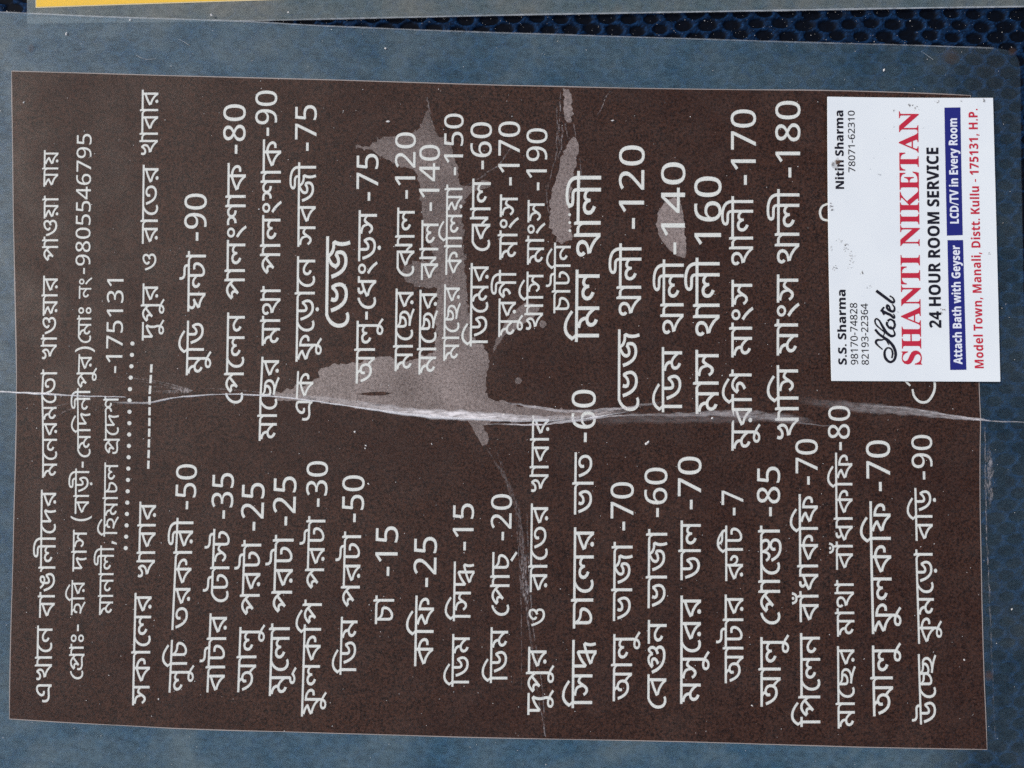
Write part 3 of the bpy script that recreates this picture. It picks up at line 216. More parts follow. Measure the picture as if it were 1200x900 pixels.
MENU_LINES = [
('', 0, [(622,43,61,823,733,44,2682,[(0,0,0),(1,758,0),(2,1454,0),(3,1720,0),(4,2066,0)]),(622,46.5,64.5,724,574,-12,4405,[(5,0,0),(2,596,0),(6,862,0),(2,1585,0),(7,1851,0),(8,2582,0),(3,2848,0),(9,3194,0),(10,3797,0)]),(622,49.5,67,560,433,-12,4121,[(11,0,0),(3,622,0),(4,968,0),(10,1572,0),(11,2168,0),(3,2790,0),(12,3136,0),(2,3843,0)]),(622,50,67,421,323,47,3200,[(1,0,0),(2,696,0),(13,962,0),(14,1700,0),(2,2326,0),(10,2592,0)]),(622,51.5,68.5,306,229.5,19,2624,[(15,0,0),(2,716,0),(13,982,0),(14,1720,0),(2,2346,0)]),(622,51.5,68.5,219,176,-12,1530,[(16,0,0),(2,626,0),(14,892,0)])]),
('', 0, [(622,82.7,98,796,732,47,2098,[(17,0,0),(18,346,0),(2,1101,0),(19,1367,0),(20,1805,0)]),(622,83.2,98.5,721,680,-12,1404,[(21,0,0),(22,530,0),(10,796,0)]),(622,84.8,101,670,621,-12,1563,[(9,0,0),(2,603,0),(23,869,0)]),(622,87.5,104,611,541,109,2552,[(24,0,0),(5,419,0),(2,1015,0),(25,1281,0),(8,1993,0),(20,2259,0)]),(622,91.5,107,536,406,47,4329,[(17,0,0),(11,346,0),(22,968,0),(9,1234,0),(4,1837,0),(8,2441,0),(15,2707,0),(26,3423,0),(10,3423,0),(27,4019,0)]),(622,91.7,107,402,360,47,1596,[(17,0,0),(11,346,0),(2,968,0),(19,1234,0)]),(622,92.5,107,350,325,-12,1031,[(4,0,0),(28,604,0)]),(714,89.5,106.5,321,157,47,5796,[(20,0,0),(29,340,0),(30,891,0),(31,1442,0),(32,1993,0),(32,2544,0),(33,3095,0),(34,3646,0),(35,4197,0),(29,4748,0),(32,5299,0)])]),
('', 0, [(622,116.5,132.5,721,634,-12,2954,[(11,0,0),(2,622,0),(4,888,0),(2,1492,0),(7,1758,0),(8,2489,0),(36,2755,0)]),(622,121.5,137.5,629,542,-12,2994,[(22,0,0),(21,266,0),(11,796,0),(2,1418,0),(37,1684,0),(7,2251,0)]),(622,123.5,139.5,532,464,43,2393,[(18,0,0),(3,755,0),(9,1101,0),(38,1704,0)]),(714,125,144,437,327,47,3444,[(20,0,0),(39,340,0),(35,891,0),(32,1442,0),(39,1993,0),(40,2544,0),(39,3095,0)])]),
('', 0, [(622,156,176,826.7,695,-12,3440,[(23,0,0),(41,682,0),(2,1489,0),(3,1755,0),(7,2101,0),(10,2832,0)]),(622,162,181.5,677,588,47,2432,[(1,0,0),(2,696,0),(5,962,0),(2,1558,0),(10,1824,0)])]),
('', 0, [(622,166.5,184.5,399,332,-12,1927,[(9,0,0),(26,615,0),(15,603,0),(26,1319,0),(10,1319,0)]),(622,167,184,317,297,25,683,[(13,0,0)]),(622,166.7,185,285.7,193,-12,2523,[(10,0,0),(2,596,0),(3,862,0),(12,1208,0),(10,1915,0)]),(622,165.7,185,181.7,105,47,2432,[(1,0,0),(2,696,0),(5,962,0),(2,1558,0),(10,1824,0)])]),
('', 0, [(622,198.8,218.8,811.7,750,-12,1576,[(7,0,0),(26,731,0),(22,731,0),(37,997,0)]),(622,203.5,223.5,738.5,607,-12,3250,[(12,0,0),(10,707,0),(41,1303,0),(2,2110,0),(10,2376,0),(8,2972,0)]),(714,205.6,229.6,597,544,47,1397,[(20,0,0),(32,340,0),(31,891,0)])]),
('', 0, [(622,243.5,264,811.6,719,-12,2303,[(5,0,0),(2,596,0),(42,862,0),(2,1429,0),(10,1695,0)]),(622,248,268.5,706,620,47,2174,[(17,0,0),(42,346,0),(2,913,0),(43,1179,0)]),(714,248,273,608,554.4,47,1388,[(20,0,0),(40,340,0),(32,891,0)])]),
('', 0, [(622,279,300,811.6,732,-12,1981,[(44,0,0),(7,1158,0),(26,1889,0)]),(622,283.6,304.5,721.4,633,19,2157,[(15,0,0),(10,716,0),(42,1312,0),(2,1879,0)]),(714,282.6,309,622,566,47,1388,[(20,0,0),(45,340,0),(32,891,0)])]),
('', 0, [(622,316,338,816,731,-12,1977,[(11,0,0),(46,622,0),(3,622,0),(7,968,0),(2,1699,0)]),(622,320.5,342.5,718.6,627,19,2157,[(15,0,0),(10,716,0),(42,1312,0),(2,1879,0)]),(714,320,346.4,616,558.4,47,1388,[(20,0,0),(45,340,0),(32,891,0)])]),
('', 0, [(622,354.5,375,840,703,-12,3370,[(47,0,0),(26,617,0),(7,838,0),(41,1569,0),(22,2376,0),(15,2642,0)]),(622,359.8,380,690.6,605,19,2157,[(15,0,0),(10,716,0),(42,1312,0),(2,1879,0)]),(714,359,383.6,594,540.4,47,1397,[(20,0,0),(40,340,0),(31,891,0)])]),
('', 0, [(622,398.5,418,791,723,-12,1612,[(22,0,0),(48,266,0),(11,978,0)]),(622,402,422,711.6,623,19,2157,[(15,0,0),(10,716,0),(42,1312,0),(2,1879,0)]),(714,401,426.5,612,557,47,1397,[(20,0,0),(32,340,0),(31,891,0)])]),
('', 0, [(622,439.5,461.5,731.7,698,-12,845,[(37,0,0),(2,567,0)]),(714,440,466,675,616.7,47,1388,[(20,0,0),(39,340,0),(32,891,0)])]),
('', 0, [(622,486,508,781,698,-12,1923,[(41,0,0),(22,807,0),(47,1073,0)]),(714,485,511.5,688,629,47,1388,[(20,0,0),(45,340,0),(32,891,0)])]),
('', 0, [(622,529.5,550,805,743,-12,1612,[(22,0,0),(48,266,0),(11,978,0)]),(622,531.3,551.8,728,658,-12,1739,[(22,0,0),(23,266,0),(49,948,0)]),(714,530.7,555,645,590,47,1388,[(20,0,0),(39,340,0),(32,891,0)])]),
('', 0, [(622,574.5,595,800.7,735,-12,1612,[(22,0,0),(48,266,0),(11,978,0)]),(622,576.5,597,721.7,646,47,1927,[(17,0,0),(15,346,0),(2,1062,0),(37,1328,0),(50,1812,0)]),(714,575.5,599.5,633,579,47,1397,[(20,0,0),(45,340,0),(31,891,0)])]),
('', 0, [(622,618.5,640,838,758,-12,1927,[(9,0,0),(26,615,0),(15,603,0),(26,1319,0),(10,1319,0)]),(622,619.5,640,734,713,25,683,[(13,0,0)]),(622,621.5,641.7,694,590,-12,2523,[(10,0,0),(2,596,0),(3,862,0),(12,1208,0),(10,1915,0)]),(622,623,643,576.7,486.7,47,2432,[(1,0,0),(2,696,0),(5,962,0),(2,1558,0),(10,1824,0)])]),
('', 0, [(622,670.3,694.3,830,750,-12,1739,[(22,0,0),(23,266,0),(49,948,0)]),(622,672,695.5,736.7,618,-12,2518,[(37,0,0),(2,567,0),(3,833,0),(7,1179,0),(10,1910,0)]),(622,673,695.5,603,530,-12,1706,[(51,0,0),(2,721,0),(12,987,0)]),(714,670,697.5,518,456.7,47,1397,[(20,0,0),(34,340,0),(31,891,0)])]),
('', 0, [(622,718.5,740.7,822,740,-12,1981,[(44,0,0),(7,1158,0),(26,1889,0)]),(622,718.8,741,728,635,-12,2182,[(51,0,0),(2,721,0),(52,987,0),(2,1904,0)]),(714,715.7,742.3,621.7,565,47,1397,[(20,0,0),(35,340,0),(31,891,0)])]),
('', 0, [(622,759,781,830.7,726.7,47,2383,[(17,0,0),(5,346,0),(53,942,0),(4,1767,0)]),(622,759.3,781.7,713,620,-12,2182,[(51,0,0),(2,721,0),(52,987,0),(2,1904,0)]),(714,755.5,781.7,606,548,47,1397,[(20,0,0),(34,340,0),(31,891,0)])]),
('', 0, [(622,797.3,821.3,825,698,-12,2854,[(11,0,0),(23,622,0),(26,1304,0),(3,1304,0),(10,1650,0),(10,2246,0)]),(622,797.6,821.3,680,610,-12,1721,[(48,0,0),(2,712,0),(7,978,0)]),(714,794.5,821.5,597,535,47,1397,[(20,0,0),(35,340,0),(31,891,0)])]),
('', 0, [(622,849.3,871,800.7,696.7,-12,2599,[(44,0,0),(42,1158,0),(2,1725,0),(10,1991,0)]),(622,850,870.7,681,616,-12,1648,[(54,0,0),(55,803,0)]),(714,845.7,871,604,575,47,845,[(20,0,0),(35,340,0)])]),
('', 0, [(622,891,914.5,828,743,-12,1981,[(44,0,0),(7,1158,0),(26,1889,0)]),(622,891,914,731.7,616,47,2680,[(17,0,0),(15,346,0),(2,1062,0),(3,1328,0),(56,1674,0),(2,2402,0)]),(714,887.3,914,605,546.7,47,1388,[(20,0,0),(30,340,0),(32,891,0)])]),
('', 0, [(622,937.7,961,852,741.7,-12,2675,[(22,0,0),(15,266,0),(3,982,0),(7,1328,0),(4,2059,0)]),(622,936.5,958.8,729,579,-12,3647,[(5,0,0),(2,596,0),(57,801,0),(58,862,0),(2,1458,0),(41,1724,0),(22,2531,0),(47,2797,0)]),(714,932.3,958,568,514.5,47,1397,[(20,0,0),(35,340,0),(31,891,0)])]),
('', 0, [(622,981.3,1001.5,854,757,-12,2529,[(11,0,0),(2,622,0),(3,888,0),(59,1234,0),(10,1921,0)]),(622,980.5,1001,746,680,-12,1811,[(11,0,0),(2,622,0),(60,888,0),(2,1533,0)]),(622,979.3,999.3,668,530.4,-12,3647,[(5,0,0),(2,596,0),(57,801,0),(58,862,0),(2,1458,0),(41,1724,0),(22,2531,0),(47,2797,0)]),(714,970,995,527.5,475.4,47,1397,[(20,0,0),(30,340,0),(31,891,0)])]),
('', 0, [(622,1022.5,1046.5,839.5,753,-12,1981,[(44,0,0),(7,1158,0),(26,1889,0)]),(622,1020.5,1045,743,587.4,-12,3492,[(47,0,0),(26,617,0),(7,838,0),(41,1569,0),(22,2376,0),(47,2642,0)]),(714,1015.3,1043,575.6,516,47,1397,[(20,0,0),(35,340,0),(31,891,0)])]),
('', 0, [(622,1077,1097,849,766.7,-12,2055,[(61,0,0),(3,712,0),(62,1058,0)]),(622,1074.7,1094.7,754.7,644,-12,2765,[(41,0,0),(26,587,0),(11,807,0),(3,1429,0),(25,1775,0),(2,2487,0)]),(622,1072.7,1093,634,572,-12,1586,[(5,0,0),(22,596,0),(25,862,0)]),(714,1068.6,1092.5,562,509.6,47,1397,[(20,0,0),(29,340,0),(31,891,0)])]),
('', 0, [(622,218.5,239,439.8,375.6,-12,1612,[(11,0,0),(26,622,0),(22,622,0),(48,888,0)]),(622,219.5,240.5,365,294,-12,1757,[(63,0,0),(64,631,0),(2,1479,0)]),(714,216,241.4,282,226.6,47,1397,[(20,0,0),(29,340,0),(31,891,0)])]),
('', 0, [(622,265.2,286,473,366,47,2755,[(17,0,0),(15,346,0),(3,1062,0),(7,1408,0),(4,2139,0)]),(622,265.5,287,351,190.7,19,3913,[(15,0,0),(2,716,0),(7,982,0),(28,1713,0),(38,2151,0),(2,2828,0),(41,3094,0)]),(714,261.7,287.3,180,122,47,1397,[(20,0,0),(30,340,0),(31,891,0)])]),
('', 0, [(622,304.7,325.5,516.7,418,-12,2529,[(11,0,0),(2,622,0),(3,888,0),(59,1234,0),(10,1921,0)]),(622,306.7,328,405,335,-12,1811,[(11,0,0),(2,622,0),(60,888,0),(2,1533,0)]),(622,307,328.5,321,163,19,3913,[(15,0,0),(2,716,0),(7,982,0),(28,1713,0),(38,2151,0),(2,2828,0),(41,3094,0)]),(714,299.3,324.3,159,106,47,1397,[(20,0,0),(29,340,0),(31,891,0)])]),
('', 0, [(622,347.5,367,493,435,44,1577,[(0,0,0),(41,758,0)]),(622,347,368.4,424,300,-12,3124,[(47,0,0),(26,617,0),(3,838,0),(25,1184,0),(2,1896,0),(3,2162,0),(4,2508,0)]),(622,348.7,369.7,289,190,-12,2473,[(23,0,0),(5,682,0),(52,1278,0),(8,2195,0)]),(714,345.7,370.7,176.7,123,47,1388,[(20,0,0),(35,340,0),(32,891,0)])]),
('bold heading in larger letters', 1, [(622,381.5,409.5,384,276.7,46,1997,[(65,0,0),(66,346,0),(67,1067,0)])]),
('', 0, [(622,417.5,439.5,449.5,365,-12,2182,[(44,0,0),(7,1158,0),(26,1889,0),(20,1889,0)]),(622,419.5,441,362,246,47,2786,[(17,0,0),(58,346,0),(28,942,0),(25,1380,0),(23,2092,0)]),(714,417.7,443,235,180,47,1388,[(20,0,0),(35,340,0),(32,891,0)])]),
('', 0, [(622,463,484,435,338,-12,2529,[(11,0,0),(2,622,0),(3,888,0),(59,1234,0),(10,1921,0)]),(622,465,485.5,324,243,47,2149,[(17,0,0),(68,346,0),(2,1140,0),(7,1406,0)]),(714,463,486.7,232.7,155,47,1948,[(20,0,0),(39,340,0),(45,891,0),(31,1442,0)])]),
('', 0, [(622,491,511.5,439,339.5,-12,2529,[(11,0,0),(2,622,0),(3,888,0),(59,1234,0),(10,1921,0)]),(622,493.5,513.5,328,257.7,-12,1803,[(68,0,0),(2,794,0),(7,1060,0)]),(714,491.3,515,247,169.5,47,1948,[(20,0,0),(39,340,0),(33,891,0),(31,1442,0)])]),
('', 0, [(622,520,538.3,423,333,-12,2529,[(11,0,0),(2,622,0),(3,888,0),(59,1234,0),(10,1921,0)]),(622,522.4,541.3,322,216,-12,2974,[(41,0,0),(2,807,0),(22,1073,0),(7,1339,0),(14,2070,0),(2,2696,0)]),(714,520.5,542.7,205,133,47,1948,[(20,0,0),(39,340,0),(32,891,0),(31,1442,0)])]),
('', 0, [(622,551,572,406,308,-12,2554,[(22,0,0),(48,266,0),(3,978,0),(11,1324,0),(10,1946,0)]),(622,553,574.6,294,209,47,2149,[(17,0,0),(68,346,0),(2,1140,0),(7,1406,0)]),(714,551.5,576,198,143,47,1397,[(20,0,0),(34,340,0),(31,891,0)])]),
('', 0, [(622,584.3,604.5,395,316,-12,2152,[(11,0,0),(26,622,0),(10,622,0),(69,1218,0),(8,1874,0)]),(622,585.5,606.5,304,227.4,-12,2020,[(11,0,0),(2,622,0),(28,888,0),(23,1326,0)]),(714,584,609,217,142,47,1948,[(20,0,0),(39,340,0),(35,891,0),(31,1442,0)])]),
('', 0, [(622,616.8,636.5,386.7,318,47,1922,[(1,0,0),(2,696,0),(22,962,0),(23,1228,0)]),(622,618,637.8,310,234,-12,2020,[(11,0,0),(2,622,0),(28,888,0),(23,1326,0)]),(714,617,641,222.7,150,47,1948,[(20,0,0),(39,340,0),(29,891,0),(31,1442,0)])]),
('', 0, [(622,649,668.5,367,284,-12,2282,[(37,0,0),(2,567,0),(42,833,0),(22,1400,0),(4,1666,0)])]),
('bold heading in larger letters', 1, [(622,674.3,702.3,400.7,315.8,-13,1632,[(70,0,0),(71,266,0),(72,888,0)]),(622,676,704,300.5,200,35,1921,[(73,0,0),(74,645,0),(72,911,0),(75,1642,0)])]),
('', 0, [(622,724,749,481.7,386,47,1996,[(17,0,0),(51,346,0),(52,1067,0)]),(622,725.5,751.5,370,285,36,1920,[(60,0,0),(2,645,0),(7,911,0),(8,1642,0)]),(714,725.7,755,268,170,47,1948,[(20,0,0),(39,340,0),(45,891,0),(31,1442,0)])]),
('', 0, [(622,775.3,799,483,406.7,-12,1612,[(22,0,0),(48,266,0),(11,978,0)]),(622,776.5,801,391.7,304,36,1920,[(60,0,0),(2,645,0),(7,911,0),(8,1642,0)]),(714,775,802.7,298,190,47,1948,[(20,0,0),(39,340,0),(33,891,0),(31,1442,0)])]),
('', 0, [(622,814.7,841.7,485,410,-12,1582,[(11,0,0),(2,622,0),(23,888,0)]),(622,815,843,394,302,36,1920,[(60,0,0),(2,645,0),(7,911,0),(8,1642,0)]),(714,814,845,287,206.7,84,1608,[(39,0,0),(34,551,0),(31,1102,0)])]),
('', 0, [(622,856.7,880.3,528,433,-12,2152,[(11,0,0),(26,622,0),(10,622,0),(22,1218,0),(69,1484,0)]),(622,856.8,881,419,328,-12,2020,[(11,0,0),(2,622,0),(28,888,0),(23,1326,0)]),(622,857,882.3,311,230,36,1920,[(60,0,0),(2,645,0),(7,911,0),(8,1642,0)]),(714,856.7,885.7,216.7,128,47,1948,[(20,0,0),(39,340,0),(35,891,0),(31,1442,0)])]),
('', 0, [(622,910,935,515,428,47,1922,[(1,0,0),(2,696,0),(22,962,0),(23,1228,0)]),(622,910,935,416.7,321.7,-12,2020,[(11,0,0),(2,622,0),(28,888,0),(23,1326,0)]),(622,910.5,936.5,309,221.7,36,1920,[(60,0,0),(2,645,0),(7,911,0),(8,1642,0)]),(714,909,937.7,208,118,47,1948,[(20,0,0),(39,340,0),(30,891,0),(31,1442,0)])]),
]
CARD_LINES = [
('black',714,981.3,991,427.4,339.6,33,5688,[(76,0,0),(77,551,0),(76,819,0),(77,1370,0),(76,1898,0),(78,2449,0),(79,3106,0),(80,3710,0),(81,4164,0),(79,5146,0)]),
('black',714,996.2,1004.6,427.4,355,42,6000,[(82,0,0),(83,572,0),(84,1144,0),(85,1716,0),(86,2288,0),(87,2860,0),(85,3182,0),(88,3754,0),(83,4326,0),(89,4898,0),(83,5470,0)]),
('black',714,1009,1017.2,427.6,355.6,41,6030,[(83,0,0),(89,572,0),(84,1144,0),(82,1716,0),(90,2288,0),(87,2860,0),(89,3182,0),(89,3754,0),(90,4326,0),(91,4898,0),(88,5470,0)]),
('black',714,978.3,988,221.6,130,77,6564,[(92,0,0),(93,813,0),(94,1118,0),(93,1552,0),(95,1857,0),(76,2774,0),(78,3325,0),(79,3982,0),(80,4586,0),(81,5040,0),(79,6022,0)]),
('black',714,993.6,1001.4,202,130,36,6001,[(85,0,0),(83,572,0),(86,1144,0),(85,1716,0),(84,2288,0),(87,2860,0),(91,3182,0),(89,3754,0),(90,4326,0),(84,4898,0),(86,5470,0)]),
('red',680,1055.1,1077.6,427.4,130.6,61,8561,[(96,0,0),(97,581,0),(98,1360,0),(99,2010,0),(100,2745,0),(101,3375,0),(99,4023,0),(101,4758,0),(102,5146,0),(103,5906,0),(100,6564,0),(98,7194,0),(99,7844,0)]),
('black',714,1087.4,1101,384.4,173,19,12057,[(104,0,0),(105,572,0),(106,1404,0),(107,2169,0),(108,2965,0),(109,3721,0),(109,4641,0),(107,5301,0),(107,6097,0),(110,6893,0),(76,8096,0),(111,8647,0),(109,9207,0),(112,9867,0),(113,10517,0),(114,10906,0),(111,11543,0)]),
('white',714,1115.8,1125.6,427,287.6,-18,12151,[(115,0,0),(94,690,0),(94,1124,0),(79,1558,0),(116,2162,0),(78,2676,0),(117,3593,0),(79,4265,0),(94,4869,0),(78,5303,0),(118,6220,0),(93,7076,0),(94,7381,0),(78,7815,0),(119,8732,0),(120,9456,0),(121,10047,0),(122,10616,0),(120,11113,0),(80,11704,0)]),
('white',714,1112.2,1122,262,139,77,10846,[(123,0,0),(114,565,0),(124,1202,0),(125,1942,0),(126,2314,0),(112,2893,0),(93,3803,0),(95,4108,0),(111,5025,0),(127,5585,0),(120,6154,0),(80,6745,0),(121,7199,0),(109,8028,0),(128,8688,0),(128,9307,0),(81,9926,0)]),
('red',714,1137.8,1148,431.6,128,83,23855,[(129,0,0),(130,990,0),(131,1640,0),(132,2305,0),(133,2925,0),(134,3519,0),(130,4126,0),(135,4776,0),(136,5675,0),(137,6365,0),(129,6920,0),(138,7910,0),(136,8544,0),(138,9234,0),(133,9868,0),(139,10188,0),(137,10508,0),(140,11063,0),(139,11840,0),(141,12160,0),(142,12682,0),(142,13138,0),(143,13593,0),(144,14148,0),(145,14845,0),(133,15535,0),(133,15855,0),(145,16175,0),(146,17138,0),(147,17749,0),(148,18350,0),(149,18950,0),(147,19551,0),(150,20152,0),(147,20752,0),(137,21353,0),(151,21907,0),(143,22710,0),(152,22992,0),(143,23651,0)]),
]

# ------------------------------------------------------------------ helpers
COL = SC.collection
def X(px): return (px - 600) * PX
def Y(py): return (450 - py) * PX
def link_mesh(name, verts, faces, mat, parent=None, smooth=False, attr=None):
    me = bpy.data.meshes.new(name)
    me.from_pydata([tuple(v) for v in verts], [], faces)
    me.materials.append(mat)
    if smooth:
        me.shade_smooth()
    if attr is not None:
        a = me.attributes.new("amount", 'FLOAT', 'POINT')
        a.data.foreach_set("value", np.asarray(attr, dtype=np.float32))
    me.update()
    o = bpy.data.objects.new(name, me)
    COL.objects.link(o)
    if parent:
        o.parent = parent
    return o
def thing(name, label, cat):
    o = bpy.data.objects.new(name, None)
    o.empty_display_size = 0.01
    COL.objects.link(o)
    o['label'] = label
    o['category'] = cat
    return o
def sstep(a, b, x):
    t = min(1, max(0, (x - a) / (b - a)))
    return t * t * (3 - 2 * t)
def lerp_table(T, x):
    if x <= T[0][0]: return T[0][1]
    for (a, va), (b, vb) in zip(T, T[1:]):
        if x <= b: return va + (vb - va) * (x - a) / (b - a)
    return T[-1][1]
def catmull(P, n=8, closed=False):
    out = []
    N = len(P)
    rngi = range(N if closed else N - 1)
    for i in rngi:
        p0 = P[(i - 1) % N] if closed else P[max(0, i - 1)]
        p1 = P[i]; p2 = P[(i + 1) % N]
        p3 = P[(i + 2) % N] if closed else P[min(N - 1, i + 2)]
        for k in range(n):
            t = k / n
            out.append(tuple(0.5 * ((2 * b) + (c - a) * t + (2 * a - 5 * b + 4 * c - d) * t * t + (3 * b - a - 3 * c + d) * t ** 3)
                             for a, b, c, d in zip(p0, p1, p2, p3)))
    if not closed: out.append(tuple(P[-1]))
    return out

# pen-like flat strokes (pixels, with a width per point) for the script word and the half hidden letters
def pen_strokes(name, strokes, mat, parent, zf, dz, scale=1.0):
    vs, fs = [], []
    for si, st in enumerate(strokes):
        pts = catmull(st, 6)
        b = len(vs)
        for i, (x, y, w) in enumerate(pts):
            p, q = pts[max(0, i - 1)], pts[min(len(pts) - 1, i + 1)]
            tx, ty = q[0] - p[0], q[1] - p[1]
            ln = math.hypot(tx, ty) or 1
            for s in (-.5, .5):
                xx, yy = X(x - ty / ln * w * s) * scale, Y(y + tx / ln * w * s) * scale
                vs.append((xx, yy, zf(xx, yy) + dz + 5e-6 * si))
        for i in range(len(pts) - 1):
            a = b + 2 * i
            fs.append((a, a + 1, a + 3, a + 2))
    return link_mesh(name, vs, fs, mat, parent)
def script_px(pts): return [(1010 + a / 9, 330 + b / 9, w * 1.25) for a, b, w in pts]

# gentle waves of the big laminated sheet (height of the paper above the fabric)
def sheet_z(x, y):
    u, v = x / PX, y / PX
    z = 0.0011
    z += 0.0005 * noise.noise((u * 0.0035, v * 0.0035, 1.7))
    z += 0.00016 * noise.noise((u * 0.011, v * 0.011, 4.2))
    # the fold line: both halves rise slightly towards it
    yc = Y(FOLD_Y(u + 600)) if True else 0
    d = abs(y - yc)
    z += 0.0009 * math.exp(-d / 0.010)
    return z
FOLD = [(-20, 459), (143, 464.5), (233, 464), (333, 466), (400, 475), (470, 485), (540, 491), (600, 493), (650, 492), (700, 488),
        (780, 486), (890, 488), (1000, 484), (1080, 488), (1150, 493), (1220, 498)]
def FOLD_Y(px): return lerp_table(FOLD, px)

# ------------------------------------------------------------------ materials
def nmat(name):
    m = bpy.data.materials.new(name)
    m.use_nodes = True
    t = m.node_tree
    t.nodes.clear()
    return m, t
def N(t, kind, **kw):
    n = t.nodes.new("ShaderNode" + kind)
    for k, v in kw.items():
        if k.startswith('i_'):
            n.inputs[k[2:].replace('_', ' ')].default_value = v
        else:
            setattr(n, k, v)
    return n
def noise_node(t, scale, detail=4, rough=0.55, offs=(0, 0, 0), stretch=(1, 1, 1), dist=0):
    tc = N(t, "TexCoord")
    mp = N(t, "Mapping")
    mp.inputs['Location'].default_value = offs
    mp.inputs['Scale'].default_value = stretch
    t.links.new(tc.outputs['Object'], mp.inputs[0])
    n = N(t, "TexNoise")
    n.inputs['Scale'].default_value = scale
    n.inputs['Detail'].default_value = detail
    n.inputs['Roughness'].default_value = rough
    n.inputs['Distortion'].default_value = dist
    t.links.new(mp.outputs[0], n.inputs['Vector'])
    return n.outputs[0]
def ramp(t, src, a, b, va=0.0, vb=1.0):
    m = N(t, "MapRange")
    m.inputs['From Min'].default_value = a
    m.inputs['From Max'].default_value = b
    m.inputs['To Min'].default_value = va
    m.inputs['To Max'].default_value = vb
    t.links.new(src, m.inputs['Value'])
    return m.outputs[0]
def cmix(t, f, a, b):
    m = N(t, "Mix", data_type='RGBA')
    for sock, v in ((m.inputs[0], f), (m.inputs[6], a), (m.inputs[7], b)):
        if hasattr(v, 'links'): t.links.new(v, sock)
        elif isinstance(v, tuple): sock.default_value = v if len(v) == 4 else v + (1,)
        else: sock.default_value = v
    return m.outputs[2]
def math_node(t, op, a, b=None, clamp=False):
    m = N(t, "Math", operation=op, use_clamp=clamp)
    for i, v in enumerate((a, b)):
        if v is None: continue
        if hasattr(v, 'links'): t.links.new(v, m.inputs[i])
        else: m.inputs[i].default_value = v
    return m.outputs[0]
def out(t, sh):
    o = N(t, "OutputMaterial")
    t.links.new(sh, o.inputs[0])

def ink_material(name, col, rough=0.6, wear=0.12):
    m, t = nmat(name)
    p = N(t, "BsdfPrincipled")
    n = noise_node(t, 9000, 2)
    dark = tuple(c * (1 - wear) for c in col)
    t.links.new(cmix(t, ramp(t, n, 0.35, 0.65), dark, col), p.inputs['Base Color'])
    p.inputs['Roughness'].default_value = rough
    p.inputs['Specular IOR Level'].default_value = 0.2
    out(t, p.outputs[0])
    return m

# brown printed paper, grainy laser toner with tiny light pinholes and lighter and darker clouds
def paper_material():
    m, t = nmat("brown_printed_paper")
    p = N(t, "BsdfPrincipled")
    fine = noise_node(t, 1300, 3, 0.75)
    mid = noise_node(t, 420, 4, 0.6, (3, 1, 0))
    big = noise_node(t, 26, 4, 0.6, (5, 2, 0))
    c = cmix(t, ramp(t, fine, 0.38, 0.62), (0.0070, 0.0024, 0.0012), (0.082, 0.0345, 0.0215))
    c = cmix(t, ramp(t, mid, 0.50, 0.66, 0, 0.4), c, (0.050, 0.0215, 0.0130))
    c = cmix(t, ramp(t, big, 0.42, 0.62, 0, 0.35), c, (0.026, 0.0075, 0.0045))
    v = N(t, "TexVoronoi")
    v.inputs['Scale'].default_value = 620
    tc = N(t, "TexCoord")
    t.links.new(tc.outputs['Object'], v.inputs['Vector'])
    spot = ramp(t, v.outputs['Distance'], 0.055, 0.10, 1, 0)
    keep = N(t, "SeparateColor"); t.links.new(v.outputs['Color'], keep.inputs[0])
    k = ramp(t, keep.outputs[0], 0.86, 0.90)
    c = cmix(t, math_node(t, 'MULTIPLY', math_node(t, 'MULTIPLY', spot, k), 0.5), c, (0.30, 0.22, 0.17))
    t.links.new(c, p.inputs['Base Color'])
    p.inputs['Roughness'].default_value = 0.75
    p.inputs['Specular IOR Level'].default_value = 0.15
    out(t, p.outputs[0])
    return m

# lower film sheet where the two films are fused: hazy, scuffed, dusty plastic
def haze_material(name, lo, hi, tint_a, tint_b, attr=False):
    m, t = nmat(name)
    d = N(t, "BsdfPrincipled")
    n1 = noise_node(t, 45, 5, 0.6, (1, 4, 0), dist=0.6)
    n2 = noise_node(t, 420, 4, 0.65, (2, 2, 0), (1, 1.6, 1))
    n3 = noise_node(t, 2400, 3, 0.7, (7, 0, 0))
    t.links.new(cmix(t, ramp(t, n1, 0.35, 0.68), tint_a, tint_b), d.inputs['Base Color'])
    d.inputs['Roughness'].default_value = 0.42
    d.inputs['Specular IOR Level'].default_value = 0.22
    f = math_node(t, 'ADD', math_node(t, 'MULTIPLY', n1, 0.35), math_node(t, 'ADD', math_node(t, 'MULTIPLY', n2, 0.40), math_node(t, 'MULTIPLY', n3, 0.25)))
    f = ramp(t, f, 0.36, 0.64, lo, hi)
    if attr:
        a = N(t, "Attribute"); a.attribute_name = "amount"
        f = math_node(t, 'MULTIPLY', f, a.outputs['Fac'])
    tr = N(t, "BsdfTransparent")
    mx = N(t, "MixShader")
    t.links.new(f, mx.inputs[0]); t.links.new(tr.outputs[0], mx.inputs[1]); t.links.new(d.outputs[0], mx.inputs[2])
    out(t, mx.outputs[0])
    return m

